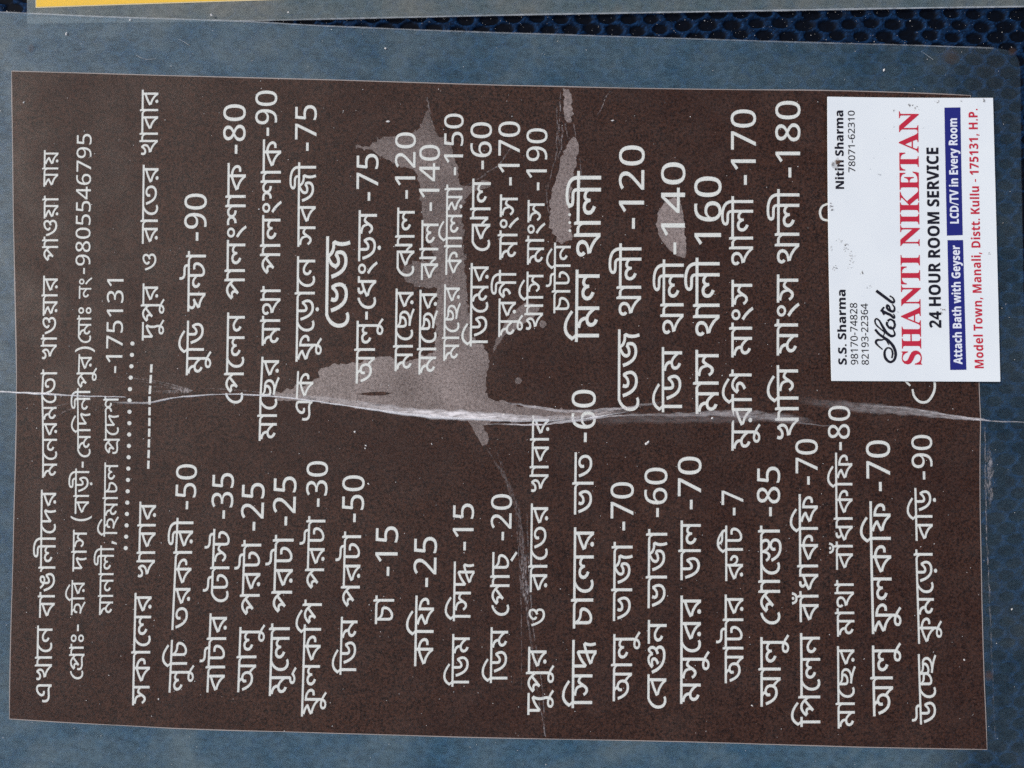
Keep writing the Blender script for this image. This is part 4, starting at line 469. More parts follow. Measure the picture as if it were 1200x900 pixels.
# clear glossy top film with faint scuffing
def film_material(name):
    m, t = nmat(name)
    tr = N(t, "BsdfTransparent")
    g = N(t, "BsdfGlossy")
    g.inputs['Color'].default_value = (1, 1, 1, 1)
    n1 = noise_node(t, 60, 4, 0.6)
    t.links.new(ramp(t, n1, 0.3, 0.7, 0.42, 0.60), g.inputs['Roughness'])
    bmp = N(t, "Bump"); bmp.inputs['Strength'].default_value = 0.06; bmp.inputs['Distance'].default_value = 0.00015
    t.links.new(noise_node(t, 160, 3, 0.5), bmp.inputs['Height'])
    t.links.new(bmp.outputs[0], g.inputs['Normal'])
    fr = N(t, "Fresnel"); fr.inputs[0].default_value = 1.24
    t.links.new(bmp.outputs[0], fr.inputs['Normal'])
    mx = N(t, "MixShader")
    t.links.new(fr.outputs[0], mx.inputs[0]); t.links.new(tr.outputs[0], mx.inputs[1]); t.links.new(g.outputs[0], mx.inputs[2])
    # dust lying on the film
    df = N(t, "BsdfDiffuse"); df.inputs[0].default_value = (0.52, 0.48, 0.45, 1)
    n2 = noise_node(t, 1500, 4, 0.75, (9, 9, 0))
    n3 = noise_node(t, 90, 3, 0.6, (4, 9, 0))
    dust = math_node(t, 'ADD', ramp(t, n2, 0.50, 0.75, 0.0, 0.035), ramp(t, n3, 0.45, 0.65, 0.0, 0.010))
    m2 = N(t, "MixShader")
    t.links.new(dust, m2.inputs[0]); t.links.new(mx.outputs[0], m2.inputs[1]); t.links.new(df.outputs[0], m2.inputs[2])
    out(t, m2.outputs[0])
    return m

# whitened plastic (folds, scratches, places where film has let go of the paper) and painted glare
def wear_glare(name, col, grain, contrast, gloss, streak=(1, 1, 1), lowest=0.3):
    m, t = nmat(name)
    p = N(t, "BsdfPrincipled")
    p.inputs['Base Color'].default_value = col + (1,)
    p.inputs['Roughness'].default_value = gloss
    a = N(t, "Attribute"); a.attribute_name = "amount"
    n = noise_node(t, grain, 4, 0.75, (3, 3, 0), streak)
    f = math_node(t, 'MULTIPLY', a.outputs['Fac'], ramp(t, n, 0.5 - contrast, 0.5 + contrast, lowest, 1.2), clamp=True)
    tr = N(t, "BsdfTransparent")
    mx = N(t, "MixShader")
    t.links.new(f, mx.inputs[0]); t.links.new(tr.outputs[0], mx.inputs[1]); t.links.new(p.outputs[0], mx.inputs[2])
    out(t, mx.outputs[0])
    return m

def fabric_material():
    m, t = nmat("navy_mesh_fabric")
    p = N(t, "BsdfPrincipled")
    a = N(t, "Attribute"); a.attribute_name = "amount"       # 1 on the net strands, 0 on the black backing in the holes
    n = noise_node(t, 2600, 3, 0.7)
    th = cmix(t, ramp(t, n, 0.35, 0.7), (0.0018, 0.011, 0.042), (0.014, 0.065, 0.17))
    t.links.new(cmix(t, a.outputs['Fac'], (0.0008, 0.0012, 0.003), th), p.inputs['Base Color'])
    p.inputs['Roughness'].default_value = 0.7
    p.inputs['Specular IOR Level'].default_value = 0.08
    out(t, p.outputs[0])
    return m

def card_material():
    m, t = nmat("white_card_stock")
    p = N(t, "BsdfPrincipled")
    n = noise_node(t, 70, 4, 0.6)
    n2 = noise_node(t, 900, 3, 0.6)
    c = cmix(t, ramp(t, n, 0.4, 0.75, 0, 0.5), (0.80, 0.835, 0.835), (0.73, 0.77, 0.79))
    c = cmix(t, ramp(t, n2, 0.62, 0.8, 0, 0.25), c, (0.62, 0.62, 0.62))
    t.links.new(c, p.inputs['Base Color'])
    p.inputs['Roughness'].default_value = 0.42
    p.inputs['Specular IOR Level'].default_value = 0.4
    out(t, p.outputs[0])
    return m

M_paper = paper_material()
M_core = ink_material("paper_cut_edge", (0.42, 0.37, 0.35))
M_text = ink_material("white_lettering", (0.78, 0.81, 0.785), 0.6, 0.30)
M_film = film_material("clear_film")
M_haze = haze_material("hazy_fused_film", 0.16, 0.48, (0.115, 0.285, 0.44), (0.20, 0.30, 0.36), True)
M_haze2 = haze_material("hazy_fused_film_grey", 0.30, 0.66, (0.20, 0.31, 0.36), (0.31, 0.33, 0.31), True)
M_edge = wear_glare("edge_highlight_and_fibre", (0.42, 0.45, 0.47), 500, 0.2, 0.4)  # pale strip colour for painted edge highlights, shared with the fibres
M_crease = wear_glare("crease_and_glare_white", (0.84, 0.79, 0.78), 1500, 0.2, 0.35, (0.2, 0.9, 1), 0.08)  # whitened plastic with the fold's glare painted into the same white
M_fold = wear_glare("white_ridge_and_glint", (0.88, 0.86, 0.86), 1500, 0.3, 0.25)  # ridge whitening plus painted glints
M_patch = wear_glare("lifted_film_patch", (0.365, 0.305, 0.29), 1400, 0.15, 0.5, (1, 1, 1), 0.45)
M_fabric = fabric_material()
M_card = card_material()
M_yellow = ink_material("yellow_paper", (0.80, 0.55, 0.05), 0.6, 0.06)
M_yedge = ink_material("yellow_paper_margin", (0.78, 0.68, 0.42))
M_black = ink_material("black_ink", (0.012, 0.011, 0.02))
M_red = ink_material("red_ink", (0.56, 0.025, 0.055))
M_blue = ink_material("blue_ink", (0.018, 0.022, 0.19))
M_white = ink_material("card_white_lettering", (0.80, 0.82, 0.88))
M_dust_glint = ink_material("white_dust_and_glint", (0.75, 0.72, 0.68))  # dust, and the painted glints on the fabric
M_fibre = ink_material("pale_fibre", (0.42, 0.45, 0.46))
M_smudge = wear_glare("grey_smudge", (0.20, 0.18, 0.17), 2500, 0.3, 0.7)
M_scratch = wear_glare("scuffed_plastic", (0.62, 0.56, 0.55), 1900, 0.16, 0.45, (1, 0.35, 1), -0.5)
M_smudge2 = wear_glare("brown_smudge", (0.12, 0.065, 0.04), 2500, 0.3, 0.7, (1, 1, 1), 0.6)
INK = {'black': M_black, 'red': M_red, 'white': M_white}

# ------------------------------------------------------------------ fabric the sheets lie on (one sheet, net of oval holes)
def build_fabric():
    sx, sy = 0.00055, 0.00045
    nx, ny = int(0.40 / sx), int(0.32 / sy)
    xs = (np.arange(nx) - nx / 2) * sx
    ys = (np.arange(ny) - ny / 2) * sy
    Xg, Yg = np.meshgrid(xs, ys)
    # slow drift of the knit so that the rows are not ruler straight
    U = Xg + 0.0006 * np.sin(Yg * 95 + 1.3) + 0.0005 * np.sin(Xg * 61 + Yg * 40)
    V = Yg + 0.0006 * np.sin(Xg * 48 + 0.6) + 0.0004 * np.sin(Xg * 110 + Yg * 30) - 0.012 * Xg
    pw, ph = 0.00735, 0.00365
    best = np.full(U.shape, 9.0)
    row = np.round(V / ph)
    for dr in (-1, 0, 1):
        r = row + dr
        off = np.where(np.mod(r, 2) == 1, 0.5, 0.0)
        c = np.round(U / pw - off)
        jx = 0.09 * np.sin(c * 12.9898 + r * 78.233); jy = 0.10 * np.sin(c * 39.34 + r * 11.13); js = 1 + 0.10 * np.sin(c * 7.7 + r * 31.1)
        du = (U / pw - off - c + jx) / (0.41 * js)
        dv = (V / ph - r + jy) / (0.535 * js)
        best = np.minimum(best, np.sqrt(du * du + dv * dv))
    t = np.clip((best - 0.80 + 0.10 * (rng.random(U.shape) - 0.5)) / 0.30, 0, 1)
    s = t * t * (3 - 2 * t)
    rn = rng.random(U.shape)
    h = -0.0009 * (1 - s) + 0.00022 * (rn - 0.5) * s
    net = np.exp(-((best - 1.06) / 0.085) ** 2)
    dens = np.clip((0.05 + 0.50 * s + 0.75 * net) * (0.35 + 0.9 * rng.random(U.shape) ** 1.5), 0, 1)
    V3 = np.stack([Xg, Yg, h - 0.0002], -1).reshape(-1, 3)
    i = np.arange(nx * ny).reshape(ny, nx)
    F = np.stack([i[:-1, :-1], i[:-1, 1:], i[1:, 1:], i[1:, :-1]], -1).reshape(-1, 4)
    me = bpy.data.meshes.new("mesh_fabric")
    me.vertices.add(len(V3)); me.vertices.foreach_set("co", V3.astype(np.float32).ravel())
    me.loops.add(F.size); me.loops.foreach_set("vertex_index", F.astype(np.int32).ravel())
    me.polygons.add(len(F)); me.polygons.foreach_set("loop_start", (np.arange(len(F)) * 4).astype(np.int32))
    me.update(calc_edges=True)
    a = me.attributes.new("amount", 'FLOAT', 'POINT'); a.data.foreach_set("value", dens.astype(np.float32).ravel())
    me.materials.append(M_fabric)
    o = bpy.data.objects.new("mesh_fabric", me)
    COL.objects.link(o)
    o['kind'] = 'structure'
    o['label'] = "navy blue fabric netting with oval holes under the laminated sheets"
    # pale specks that paint the glints on the strands
    vs, fs = [], []
    for _ in range(900):
        x, y = random.uniform(-0.165, 0.165), random.uniform(0.105, 0.124)
        speck(vs, fs, x, y, 0.00025, random.uniform(0.00002, 0.00007) * (2.2 if random.random() < .05 else 1))
    l = link_mesh("glint_specks", vs, fs, M_dust_glint, o)
    l['kind'] = 'stuff'
def speck(vs, fs, x, y, z, r):
    n = random.choice((4, 5, 6)); b = len(vs); a0 = random.random() * 6
    st = random.uniform(1, 1.8); rot = random.random() * 3.14
    vs.append((x, y, z + r * 0.6))
    for k in range(n):
        a = a0 + k * 6.2832 / n; q = r * random.uniform(0.6, 1.3)
        u, v = q * math.cos(a) * st, q * math.sin(a)
        vs.append((x + u * math.cos(rot) - v * math.sin(rot), y + u * math.sin(rot) + v * math.cos(rot), z))
    for k in range(n): fs.append((b, b + 1 + k, b + 1 + (k + 1) % n))
build_fabric()

# ------------------------------------------------------------------ polygon sheets on a height function
def inside(poly, x, y):
    c = False; j = len(poly) - 1
    for i in range(len(poly)):
        xi, yi = poly[i]; xj, yj = poly[j]
        if (yi > y) != (yj > y) and x < (xj - xi) * (y - yi) / (yj - yi) + xi: c = not c
        j = i
    return c
def poly_sheet(name, poly, zf, dz, mat, parent, step=0.004, dens=None):
    """poly in metres; a triangulated sheet that follows the height function"""
    pts = []
    for i in range(len(poly)):
        a, b = poly[i], poly[(i + 1) % len(poly)]
        n = max(1, int(math.hypot(b[0] - a[0], b[1] - a[1]) / step))
        for k in range(n): pts.append((a[0] + (b[0] - a[0]) * k / n, a[1] + (b[1] - a[1]) * k / n))
    nb = len(pts)
    xs = [p[0] for p in pts]; ys = [p[1] for p in pts]
    grid = []
    nxx = int((max(xs) - min(xs)) / step) + 1; nyy = int((max(ys) - min(ys)) / step) + 1
    for i in range(1, nxx):
        for j in range(1, nyy):
            q = (min(xs) + i * step + 1e-5, min(ys) + j * step + 1.3e-5)
            if inside(pts, *q): grid.append(q)
    S = 1000.0
    V, E, F, *_ = delaunay_2d_cdt([Vector((x * S, y * S)) for x, y in pts + grid], [], [list(range(nb))], 1, 1e-5)
    vs = [(v[0] / S, v[1] / S) for v in V]
    F = [f for f in F if inside(pts, sum(vs[i][0] for i in f) / 3, sum(vs[i][1] for i in f) / 3)]
    D = None if dens is None else [dens(x, y) for x, y in vs]
    return link_mesh(name, [(x, y, zf(x, y) + dz) for x, y in vs], [tuple(f) for f in F], mat, parent, True, D)
def P(pts): return [(X(a), Y(b)) for a, b in pts]
def rough_outline(pts, amp, seed, sub=5):
    """traced outline (pixels) made ragged like torn adhesive"""
    out_ = []
    for i in range(len(pts)):
        a, b = pts[i], pts[(i + 1) % len(pts)]
        L = math.hypot(b[0] - a[0], b[1] - a[1]); n = max(1, int(L / sub))
        for k in range(n):
            t = k / n; x, y = a[0] + (b[0] - a[0]) * t, a[1] + (b[1] - a[1]) * t
            out_.append((x + amp * noise.noise((x * .23, y * .23, seed)) * 2, y + amp * noise.noise((x * .23, y * .23, seed + 9)) * 2))
    return out_
def ribbon(name, pts, mat, parent, dz=0.0002, ridge=0.0, jit=0.0, zf=sheet_z, n=8, across=5, seed=0.0, skew=0.0):
    """pts: (px, py, width_px, density); strip with soft sides that follows the film, optionally raised in the middle"""
    C_ = catmull(pts, n)
    vs, fs, D = [], [], []
    for i, (x, y, w, d) in enumerate(C_):
        a, b = C_[max(0, i - 1)], C_[min(len(C_) - 1, i + 1)]
        tx, ty = b[0] - a[0], b[1] - a[1]; L = math.hypot(tx, ty) or 1
        nx_, ny_ = -ty / L, tx / L
        j = jit * noise.noise((x * .09, y * .09, seed + 5)) * 2
        w = max(0.3, w * (1 + 0.5 * noise.noise((x * .06, y * .06, seed))))
        for k in range(across):
            s = k / (across - 1) * 2 - 1
            q = s * w / 2 + j
            xx, yy = X(x + nx_ * q), Y(y + ny_ * q)
            prof = 1 - abs(s)
            vs.append((xx, yy, zf(xx, yy) + dz + ridge * prof))
            D.append(max(0, d) * (0 if abs(s) > .99 else 1) * (1 - .35 * s * skew))
    for i in range(len(C_) - 1):
        for k in range(across - 1):
            a = i * across + k
            fs.append((a, a + across, a + across + 1, a + 1))
    # consistent upward faces
    o = link_mesh(name, vs, fs, mat, parent, True, D)
    return o

# ------------------------------------------------------------------ second laminated sheet at the top, with a yellow paper in it
def z_up(x, y): return 0.00035 + 0.00008 * noise.noise((x * 30, y * 30, 8))
up = thing("laminated_sheet", "cut-off laminated sheet with a yellow paper inside, above the brown menu", "laminated sheet")
up_poly = P([(29.5, -70), (29.5, 26), (150, 24.6), (280, 23.4), (400, 20.8), (600, 16.6), (800, 13.2), (1000, 9.6), (1235, 6.0), (1235, -70)])
poly_sheet("fused_film", up_poly, z_up, 0, M_haze2, up, dens=lambda x, y: 0.9)
poly_sheet("yellow_paper", P([(40.5, -66), (40.5, 6.4), (100, 4.4), (213, 0.6), (420, -6.0), (420, -66)]), z_up, 0.00010, M_yellow, up)
poly_sheet("paper_margin", P([(39.6, -67), (39.6, 7.6), (100, 5.5), (214, 1.7), (421, -5.0), (421, -67)]), z_up, 0.00005, M_yedge, up)
poly_sheet("clear_film", up_poly, z_up, 0.00018, M_film, up)
ribbon("edge_highlight", [(280, 23.2, 2.2, .3), (400, 20.6, 2.2, .6), (600, 16.2, 2.4, .7), (800, 12.9, 2.4, .8), (1000, 9.3, 2.4, .8), (1235, 5.7, 2.4, .8)], M_edge, up, 0.00024, zf=z_up)  # painted highlight where the film's side catches light

# ------------------------------------------------------------------ the menu
menu = thing("laminated_menu", "large creased laminated menu, dark brown with white handwritten-looking Bengali lettering and prices, filling the picture", "menu")
film_poly = P(catmull([(-60, 11.5), (0, 13.2), (133, 19.5), (280, 24.5), (400, 31), (530, 36), (640, 39.5), (800, 44.2), (933, 48.5), (1040, 52.2), (1120, 53.5), (1165, 55)], 4)
              + catmull([(1165, 55), (1182, 58), (1193, 66), (1197, 80)], 3)[1:] + catmull([(1197, 80), (1199, 250), (1203, 480), (1209, 700), (1216, 960)], 3)[1:] + [(-60, 960)])
def fused_density(x, y):
    px, py = x / PX + 600, 450 - y / PX
    d = 1.0
    d *= 1 - 0.62 * sstep(1060, 1165, px)                       # right margin: haze thins out
    d *= 1 - 0.42 * sstep(750, 1130, px) * sstep(260, 60, py)
    d *= 1 + 0.22 * sstep(760, 880, py) * sstep(1180, 1000, px)
    d *= 1 + 0.12 * sstep(500, 200, px) * sstep(200, 60, py)
    return d
poly_sheet("fused_film", film_poly, sheet_z, -0.00022, M_haze, menu, dens=fused_density)

left = catmull([(13.5, 83.5), (15.5, 200), (17.5, 330), (19.5, 420), (20.5, 462), (18.5, 520), (16, 600), (13, 730), (11.3, 842)], 3)
bottom = catmull([(11.3, 842), (200, 853), (400, 859.5), (600, 865), (800, 869), (1000, 875), (1156.5, 878)], 3)
right = catmull([(1156.5, 878), (1152, 750), (1149, 600), (1147, 450), (1142, 260), (1138, 111.5)], 3)
top = catmull([(1138, 111.5), (1000, 106.8), (800, 104.3), (600, 100.3), (400, 94.4), (200, 89), (13.5, 83.5)], 3)
outline = left[:-1] + bottom[:-1] + right[:-1] + top[:-1]
cx, cy = 580, 480
def grow(pts, g):
    n = len(pts); r = []
    for i in range(n):
        a, b = pts[i - 1], pts[(i + 1) % n]
        tx, ty = b[0] - a[0], b[1] - a[1]; L = math.hypot(tx, ty)
        nx_, ny_ = -ty / L, tx / L
        x, y = pts[i]
        if (nx_ * (x - cx) + ny_ * (y - cy)) < 0: nx_, ny_ = -nx_, -ny_
        gg = g * (1.0 + 0.5 * noise.noise((x * .02, y * .02, 3)))
        r.append((x + nx_ * gg, y + ny_ * gg))
    return r
poly_sheet("paper_cut_edge", P(grow(outline, 1.1)), sheet_z, -0.00006, M_core, menu, 0.003)
poly_sheet("brown_paper", P(outline), sheet_z, 0.0, M_paper, menu, 0.003)

# air pockets where the film has let go of the paper
CENTRE = [(501.5, 115), (503, 133), (507, 143), (514, 158), (522, 163), (528, 167), (529, 178), (533, 187), (538, 197), (537, 208), (540, 217), (549, 219), (560, 213), (573, 212),
          (571, 218), (556, 224), (547, 231), (542, 240), (541, 252), (543, 268), (542, 287), (545, 300), (544, 318), (547, 335), (548, 355), (550, 378), (552, 395), (560, 402),
          (567, 407), (572, 416), (573, 428), (571, 440), (569, 452), (571, 466), (582, 468), (600, 474), (625, 477), (655, 479), (690, 483), (720, 482), (700, 489), (650, 491), (600, 493), (540, 492), (480, 485),
          (430, 478), (400, 475), (376, 471), (366, 466), (355, 470), (325, 469), (320, 462), (340, 455), (362, 451), (372, 444), (374, 436), (382, 430), (403, 426), (420, 424),
          (440, 420), (452, 417.5), (459, 418), (464, 424), (478, 423), (495, 417), (510, 413), (512, 395), (510, 370), (512, 350), (511, 338), (500, 336), (488, 336), (478, 331),
          (470, 320), (474, 311), (488, 306), (502, 305), (509, 300), (505, 288), (497, 270), (494, 250), (493, 230), (491, 213), (488, 201), (478, 196), (467, 193), (450, 186),
          (437, 177), (417, 174), (416, 170), (430, 171), (440, 168), (442, 162), (455, 159), (470, 159), (485, 155), (491, 149), (496, 140), (500, 131)]
SLIVER = [(579, 408), (583, 398), (582, 386), (589, 391), (594, 390), (601, 385), (613, 378), (627, 370), (632, 361), (626, 356), (617, 354), (610, 359), (600, 364), (592, 384), (588, 388), (581, 402)]
SLIVER = [(578, 414), (582, 409), (586, 399), (594, 391), (604, 386), (613, 379), (627, 370), (632, 361), (626, 356), (616, 354), (609, 360), (600, 366), (592, 377), (586, 389), (581, 400), (578, 409)]
TOPR = [(660, 103.5), (668, 104), (670, 118), (672, 133), (669, 144), (664, 143), (661, 130), (660, 115)]
RIGHTP = [(669, 163), (673, 160), (677, 167), (678, 180), (676, 190), (673, 205), (671, 215), (668, 227), (667, 235), (669, 255), (669, 268), (671, 278), (667, 283), (659, 284), (652, 281), (648, 274), (645, 262), (645, 248), (646, 232), (648, 216), (653, 208), (655, 198), (657, 185), (661, 176)]
BALLOON = [(797, 234), (790, 231), (783, 233), (777, 240), (771, 250), (769, 262), (772, 274), (778, 285), (785, 293), (793, 300), (803, 303), (804, 285), (802, 265), (801, 250)]
SPUR = [(545, 488), (553, 500), (558, 510), (566, 522), (573, 518), (570, 508), (564, 498), (575, 494), (590, 490)]
def blob(x, y, r, e=1.0): return [(x + r * math.cos(a) * e, y + r * math.sin(a)) for a in [k * 0.7854 for k in range(8)]]
for i, (pl, d, am) in enumerate([(CENTRE, .76, 2.4), (SLIVER, .62, 1.2), (TOPR, .78, 1.6), (RIGHTP, .80, 2.0), (BALLOON, .85, 0.9), (SPUR, .6, 1.4),
                                 (blob(636, 380, 4.5), .6, .6), (blob(607, 446, 4), .5, .8), (blob(667, 172, 2.5), .5, .5)]):
    def dn(x, y, d=d, i=i):
        u, v = x / PX + 600, 450 - y / PX
        k = d * (0.92 + 0.35 * noise.noise((u * .02, v * .02, i)))
        if i == 0:
            k *= 0.62 + 0.38 * sstep(300, 420, v) + 0.25 * sstep(260, 180, v)
            k *= 1.0 - 0.45 * sstep(200, 130, v)
        return k
    poly_sheet("lifted_patch", P(rough_outline(pl, am, i * 3.1, 3)), sheet_z, 0.00004, M_patch, menu, 0.002, dn)

# lettering printed on the paper, one mesh per line of the menu
TESS = {}
def glyph(k):
    if k in TESS: return TESS[k]
    cs = []
    for v in GLYPHS[k]:
        cs.append(list(zip(v[0::2], v[1::2])))
    pts = [p for c in cs for p in c]
    ed, b = [], 0
    for c in cs:
        ed += [(b + i, b + (i + 1) % len(c)) for i in range(len(c))]
        b += len(c)
    V_, E_, F_, *_ = delaunay_2d_cdt([Vector(p) for p in pts], ed, [], 0, 1e-4)
    A = np.array([c[i] for c in cs for i in range(len(c))], float)
    Bq = np.array([c[(i + 1) % len(c)] for c in cs for i in range(len(c))], float)
    keep = []
    for f in F_:
        x = sum(V_[i][0] for i in f) / 3 + .013; y = sum(V_[i][1] for i in f) / 3 + .0071
        upw = (A[:, 1] <= y) & (Bq[:, 1] > y); dnw = (A[:, 1] > y) & (Bq[:, 1] <= y)
        with np.errstate(divide='ignore', invalid='ignore'):
            xi = A[:, 0] + (y - A[:, 1]) / (Bq[:, 1] - A[:, 1]) * (Bq[:, 0] - A[:, 0])
        w = int(np.sum(upw & (xi > x))) - int(np.sum(dnw & (xi > x)))
        if w: keep.append(tuple(f))
    res = [([(v[0], v[1]) for v in V_], keep)]
    TESS[k] = res
    return res
SLOPE = [(50, .016), (170, .02), (210, .045), (280, .035), (360, .03), (500, .02), (625, .014), (720, .010), (800, .005), (936, -.006), (1020, -.015), (1080, -.028)]
def add_run(vs, fs, cap, xl, xr, yb, yt, x0, x1, run, slope, zf, dz, sc_=1.0):
    ln = yb - yt
    sx = ln / (x1 - x0); sy = (xr - xl) / cap
    for gi, (k, ox, oy) in enumerate(run):
        for ci, (pv, pf) in enumerate(glyph(k)):
            b = len(vs)
            for (gx, gy) in pv:
                u = (gx + ox - x0) * sx; v = (cap - gy - oy) * sy
                px = xl + v + slope * (u - ln / 2)
                py = yb - u
                x, y = X(px) * sc_, Y(py) * sc_
                vs.append((x, y, zf(x, y) + dz + 4e-6 * ((gi + ci * 2) % 4)))
            for f in pf:
                a, c, d = (vs[b + f[0]], vs[b + f[1]], vs[b + f[2]])
                up_ = (c[0] - a[0]) * (d[1] - a[1]) - (c[1] - a[1]) * (d[0] - a[0])
                if abs(up_) < 1e-13: continue
                fs.append((b + f[0], b + f[1], b + f[2]) if up_ > 0 else (b + f[0], b + f[2], b + f[1]))
for lab, bold, words in MENU_LINES:
    vs, fs = [], []
    for (cap, xl, xr, yb, yt, x0, x1, run) in words:
        mid = (yb + yt) / 2
        s_low = lerp_table(SLOPE, (xl + xr) / 2)
        s = s_low if mid > 440 else min(0.012, max(0.004, s_low))
        if xl < 60: s = 0.012
        add_run(vs, fs, cap, xl, xr, yb, yt, x0, x1, run, s, sheet_z, 0.00009)
    o = link_mesh("menu_line", vs, fs, M_text, menu)
    if lab: o['label'] = lab

def flat_shapes(name, shapes, mat, parent, dz, zf=sheet_z):
    vs, fs = [], []
    for pts in shapes:
        b = len(vs)
        for a, c in pts:
            x, y = X(a), Y(c); vs.append((x, y, zf(x, y) + dz))
        f = tuple(range(b, b + len(pts)))
        fs.append(f[::-1])
    return link_mesh(name, vs, fs, mat, parent)
def disc(x, y, r): return [(x + r * math.cos(k * .5236), y + r * math.sin(k * .5236)) for k in range(12)]
flat_shapes("dotted_line", [disc(146.8 + 8.4 * (1 - (642.5 - 402.5 - 13.33 * k) / 240) if False else 146.8 + 8.4 * k / 18, 642.5 - 13.33 * k, 2.5) for k in range(19)], M_text, menu, 0.00009)
flat_shapes("dashed_line", [[(172.0 + k * .44, 549.5 - k * 12.55), (174.8 + k * .44, 549.5 - k * 12.55), (175.2 + k * .44, 539.8 - k * 12.55), (172.4 + k * .44, 539.8 - k * 12.55)] for k in range(10)], M_text, menu, 0.00009)
flat_shapes("dotted_line", [disc(668 - .2 * k, 270 - 9.4 * k, 1.7) for k in range(4)], M_text, menu, 0.00009)

# what the card leaves uncovered of two more words
pen_strokes("menu_line", [[(971, 238.5, 2.4), (963.5, 242, 2.6), (960.8, 249, 2.8), (963.5, 256.5, 2.8), (971, 258.5, 2.6)]], M_text, menu, sheet_z, 0.00009)
pen_strokes("menu_line", [[(1058, 441, 2.6), (1062, 447.5, 2.6), (1066.5, 452, 2.2)], [(1069, 456, 2.2), (1071, 464.5, 2.8), (1077.5, 470.8, 3), (1086, 470.6, 3), (1092.5, 463, 3), (1095.5, 453, 2.8), (1094, 440, 2.6)]], M_text, menu, sheet_z, 0.00009)
# clear upper film
poly_sheet("clear_film", film_poly, sheet_z, 0.00018, M_film, menu, 0.004)
ribbon("edge_highlight", [(-60, 12.2, 2, .4), (0, 14, 2, .45), (133, 20.3, 2.2, .55), (280, 25.3, 2.2, .5), (400, 31.8, 2, .5), (640, 40.2, 2, .45), (800, 45, 2, .4), (933, 49.3, 2, .4), (1120, 54.4, 1.8, .45), (1165, 56, 1.8, .3)], M_edge, menu, 0.00024)  # bright line along the film edge, light put in as colour

# creases: white ridge of the main fold, then softer bands and hairlines; whitening and painted glare together
ribbon("ridge_and_glint", [(-20, 458, 2.0, .75), (20, 460, 2.8, .95), (45, 461, 3, 1), (70, 462.5, 2.4, .9), (100, 464, 1.9, .8), (143, 465, 1.6, .75), (150, 466, 1.2, .0)], M_fold, menu, 0.0002, 0.00035, .3)
ribbon("ridge_and_glint", [(128, 470, 1.5, 0.0), (150, 472, 2.5, .35), (175, 472, 3.2, .5), (200, 467, 2.4, .8), (233, 463.3, 2.0, .85), (270, 462, 1.8, .85), (300, 463, 2.2, .95), (333, 465.5, 2.2, 1), (370, 470, 2.2, 1), (400, 474.3, 2.2, 1),
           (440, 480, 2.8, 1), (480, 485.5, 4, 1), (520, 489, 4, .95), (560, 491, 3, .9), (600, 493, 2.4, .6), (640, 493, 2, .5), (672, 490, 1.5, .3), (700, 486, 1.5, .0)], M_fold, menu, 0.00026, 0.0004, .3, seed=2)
ribbon("ridge_and_glint", [(640, 494.5, 1, 0), (660, 493.8, 1.6, .6), (684, 491, 1.8, .8), (698, 488.5, 2.2, 1), (716, 485.5, 1.6, .7), (740, 482, 1.2, 0)], M_fold, menu, 0.00028, 0.0002, .4, seed=12)  # thin glints on the fold, painted as white strips
ribbon("crease_and_glare", [(300, 460, 3, 0.0), (360, 466, 7, .25), (420, 473, 9, .35), (470, 481, 10, .7), (510, 485, 12, 1.0), (550, 487, 12, 1.1), (590, 489, 10, .9), (630, 490, 8, .55), (670, 490, 7, .4), (710, 484, 6, .3), (745, 478, 4, .0)],
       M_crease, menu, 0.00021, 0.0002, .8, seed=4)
ribbon("crease_and_glare", [(585, 470, 2, 0.0), (620, 476, 3.5, .55), (670, 482, 4, .5), (720, 479, 4, .6), (760, 474, 3, .2), (790, 468, 2, 0)], M_crease, menu, 0.00023, 0.0001, .8, seed=5)
ribbon("crease_and_glare", [(560, 496, 2, 0.0), (610, 497.5, 2.2, .8), (650, 496, 2.5, .8), (680, 493, 2.2, .7), (720, 487, 2, .5), (760, 486, 3, .25), (800, 486, 5, .3), (850, 484, 9, .36), (890, 487, 11, .36), (925, 490, 9, .2), (960, 496, 3, 0)], M_crease, menu, 0.00023, 0.0001, .8, seed=6)
ribbon("crease_and_glare", [(670, 492, 9, 0), (740, 490, 14, .09), (830, 490, 16, .10), (900, 491, 9, .12), (950, 497, 2, .25), (1000, 502, 2, 0)], M_crease, menu, 0.00022, 0.0001, .8, seed=7)
ribbon("crease_and_glare", [(930, 468, 9, 0), (990, 476, 13, .16), (1040, 480, 11, .28), (1080, 484, 9, .38), (1120, 489, 6, .5), (1150, 492, 3.5, .8), (1165, 493, 2, .45), (1200, 495, 1.5, .3), (1225, 496, 1.5, .3)], M_crease, menu, 0.00023, 0.00015, .5, seed=8)
ribbon("crease_and_glare", [(1000, 475, 2, 0), (1060, 478, 2, .4), (1110, 486, 2, .5), (1148, 492, 1.5, .5)], M_crease, menu, 0.00026, 0.0001, .5, seed=9)
for k, (a, b) in enumerate([((150, 440), (222, 456)), ((158, 446), (220, 457.5)), ((165, 452), (218, 458)), ((130, 441), (190, 449)), ((45, 482), (110, 468)), ((100, 480), (176, 471)), ((60, 492), (90, 478)), ((222, 454), (330, 463))]):
    m_ = ((a[0] + b[0]) / 2, (a[1] + b[1]) / 2 - 1.5)
    ribbon("scratch", [(a[0], a[1], 1, 0), (m_[0], m_[1], 1.4, .22), (b[0], b[1], 2.2, .32 if k < 3 else .1)], M_scratch, menu, 0.00022, 0, .5, seed=20 + k)
ribbon("scratch", [(170, 458, 3, .05), (200, 459, 5, .25), (220, 458, 5, .4), (226, 458, 2, 0)], M_scratch, menu, 0.00022, 0, .5, seed=31)
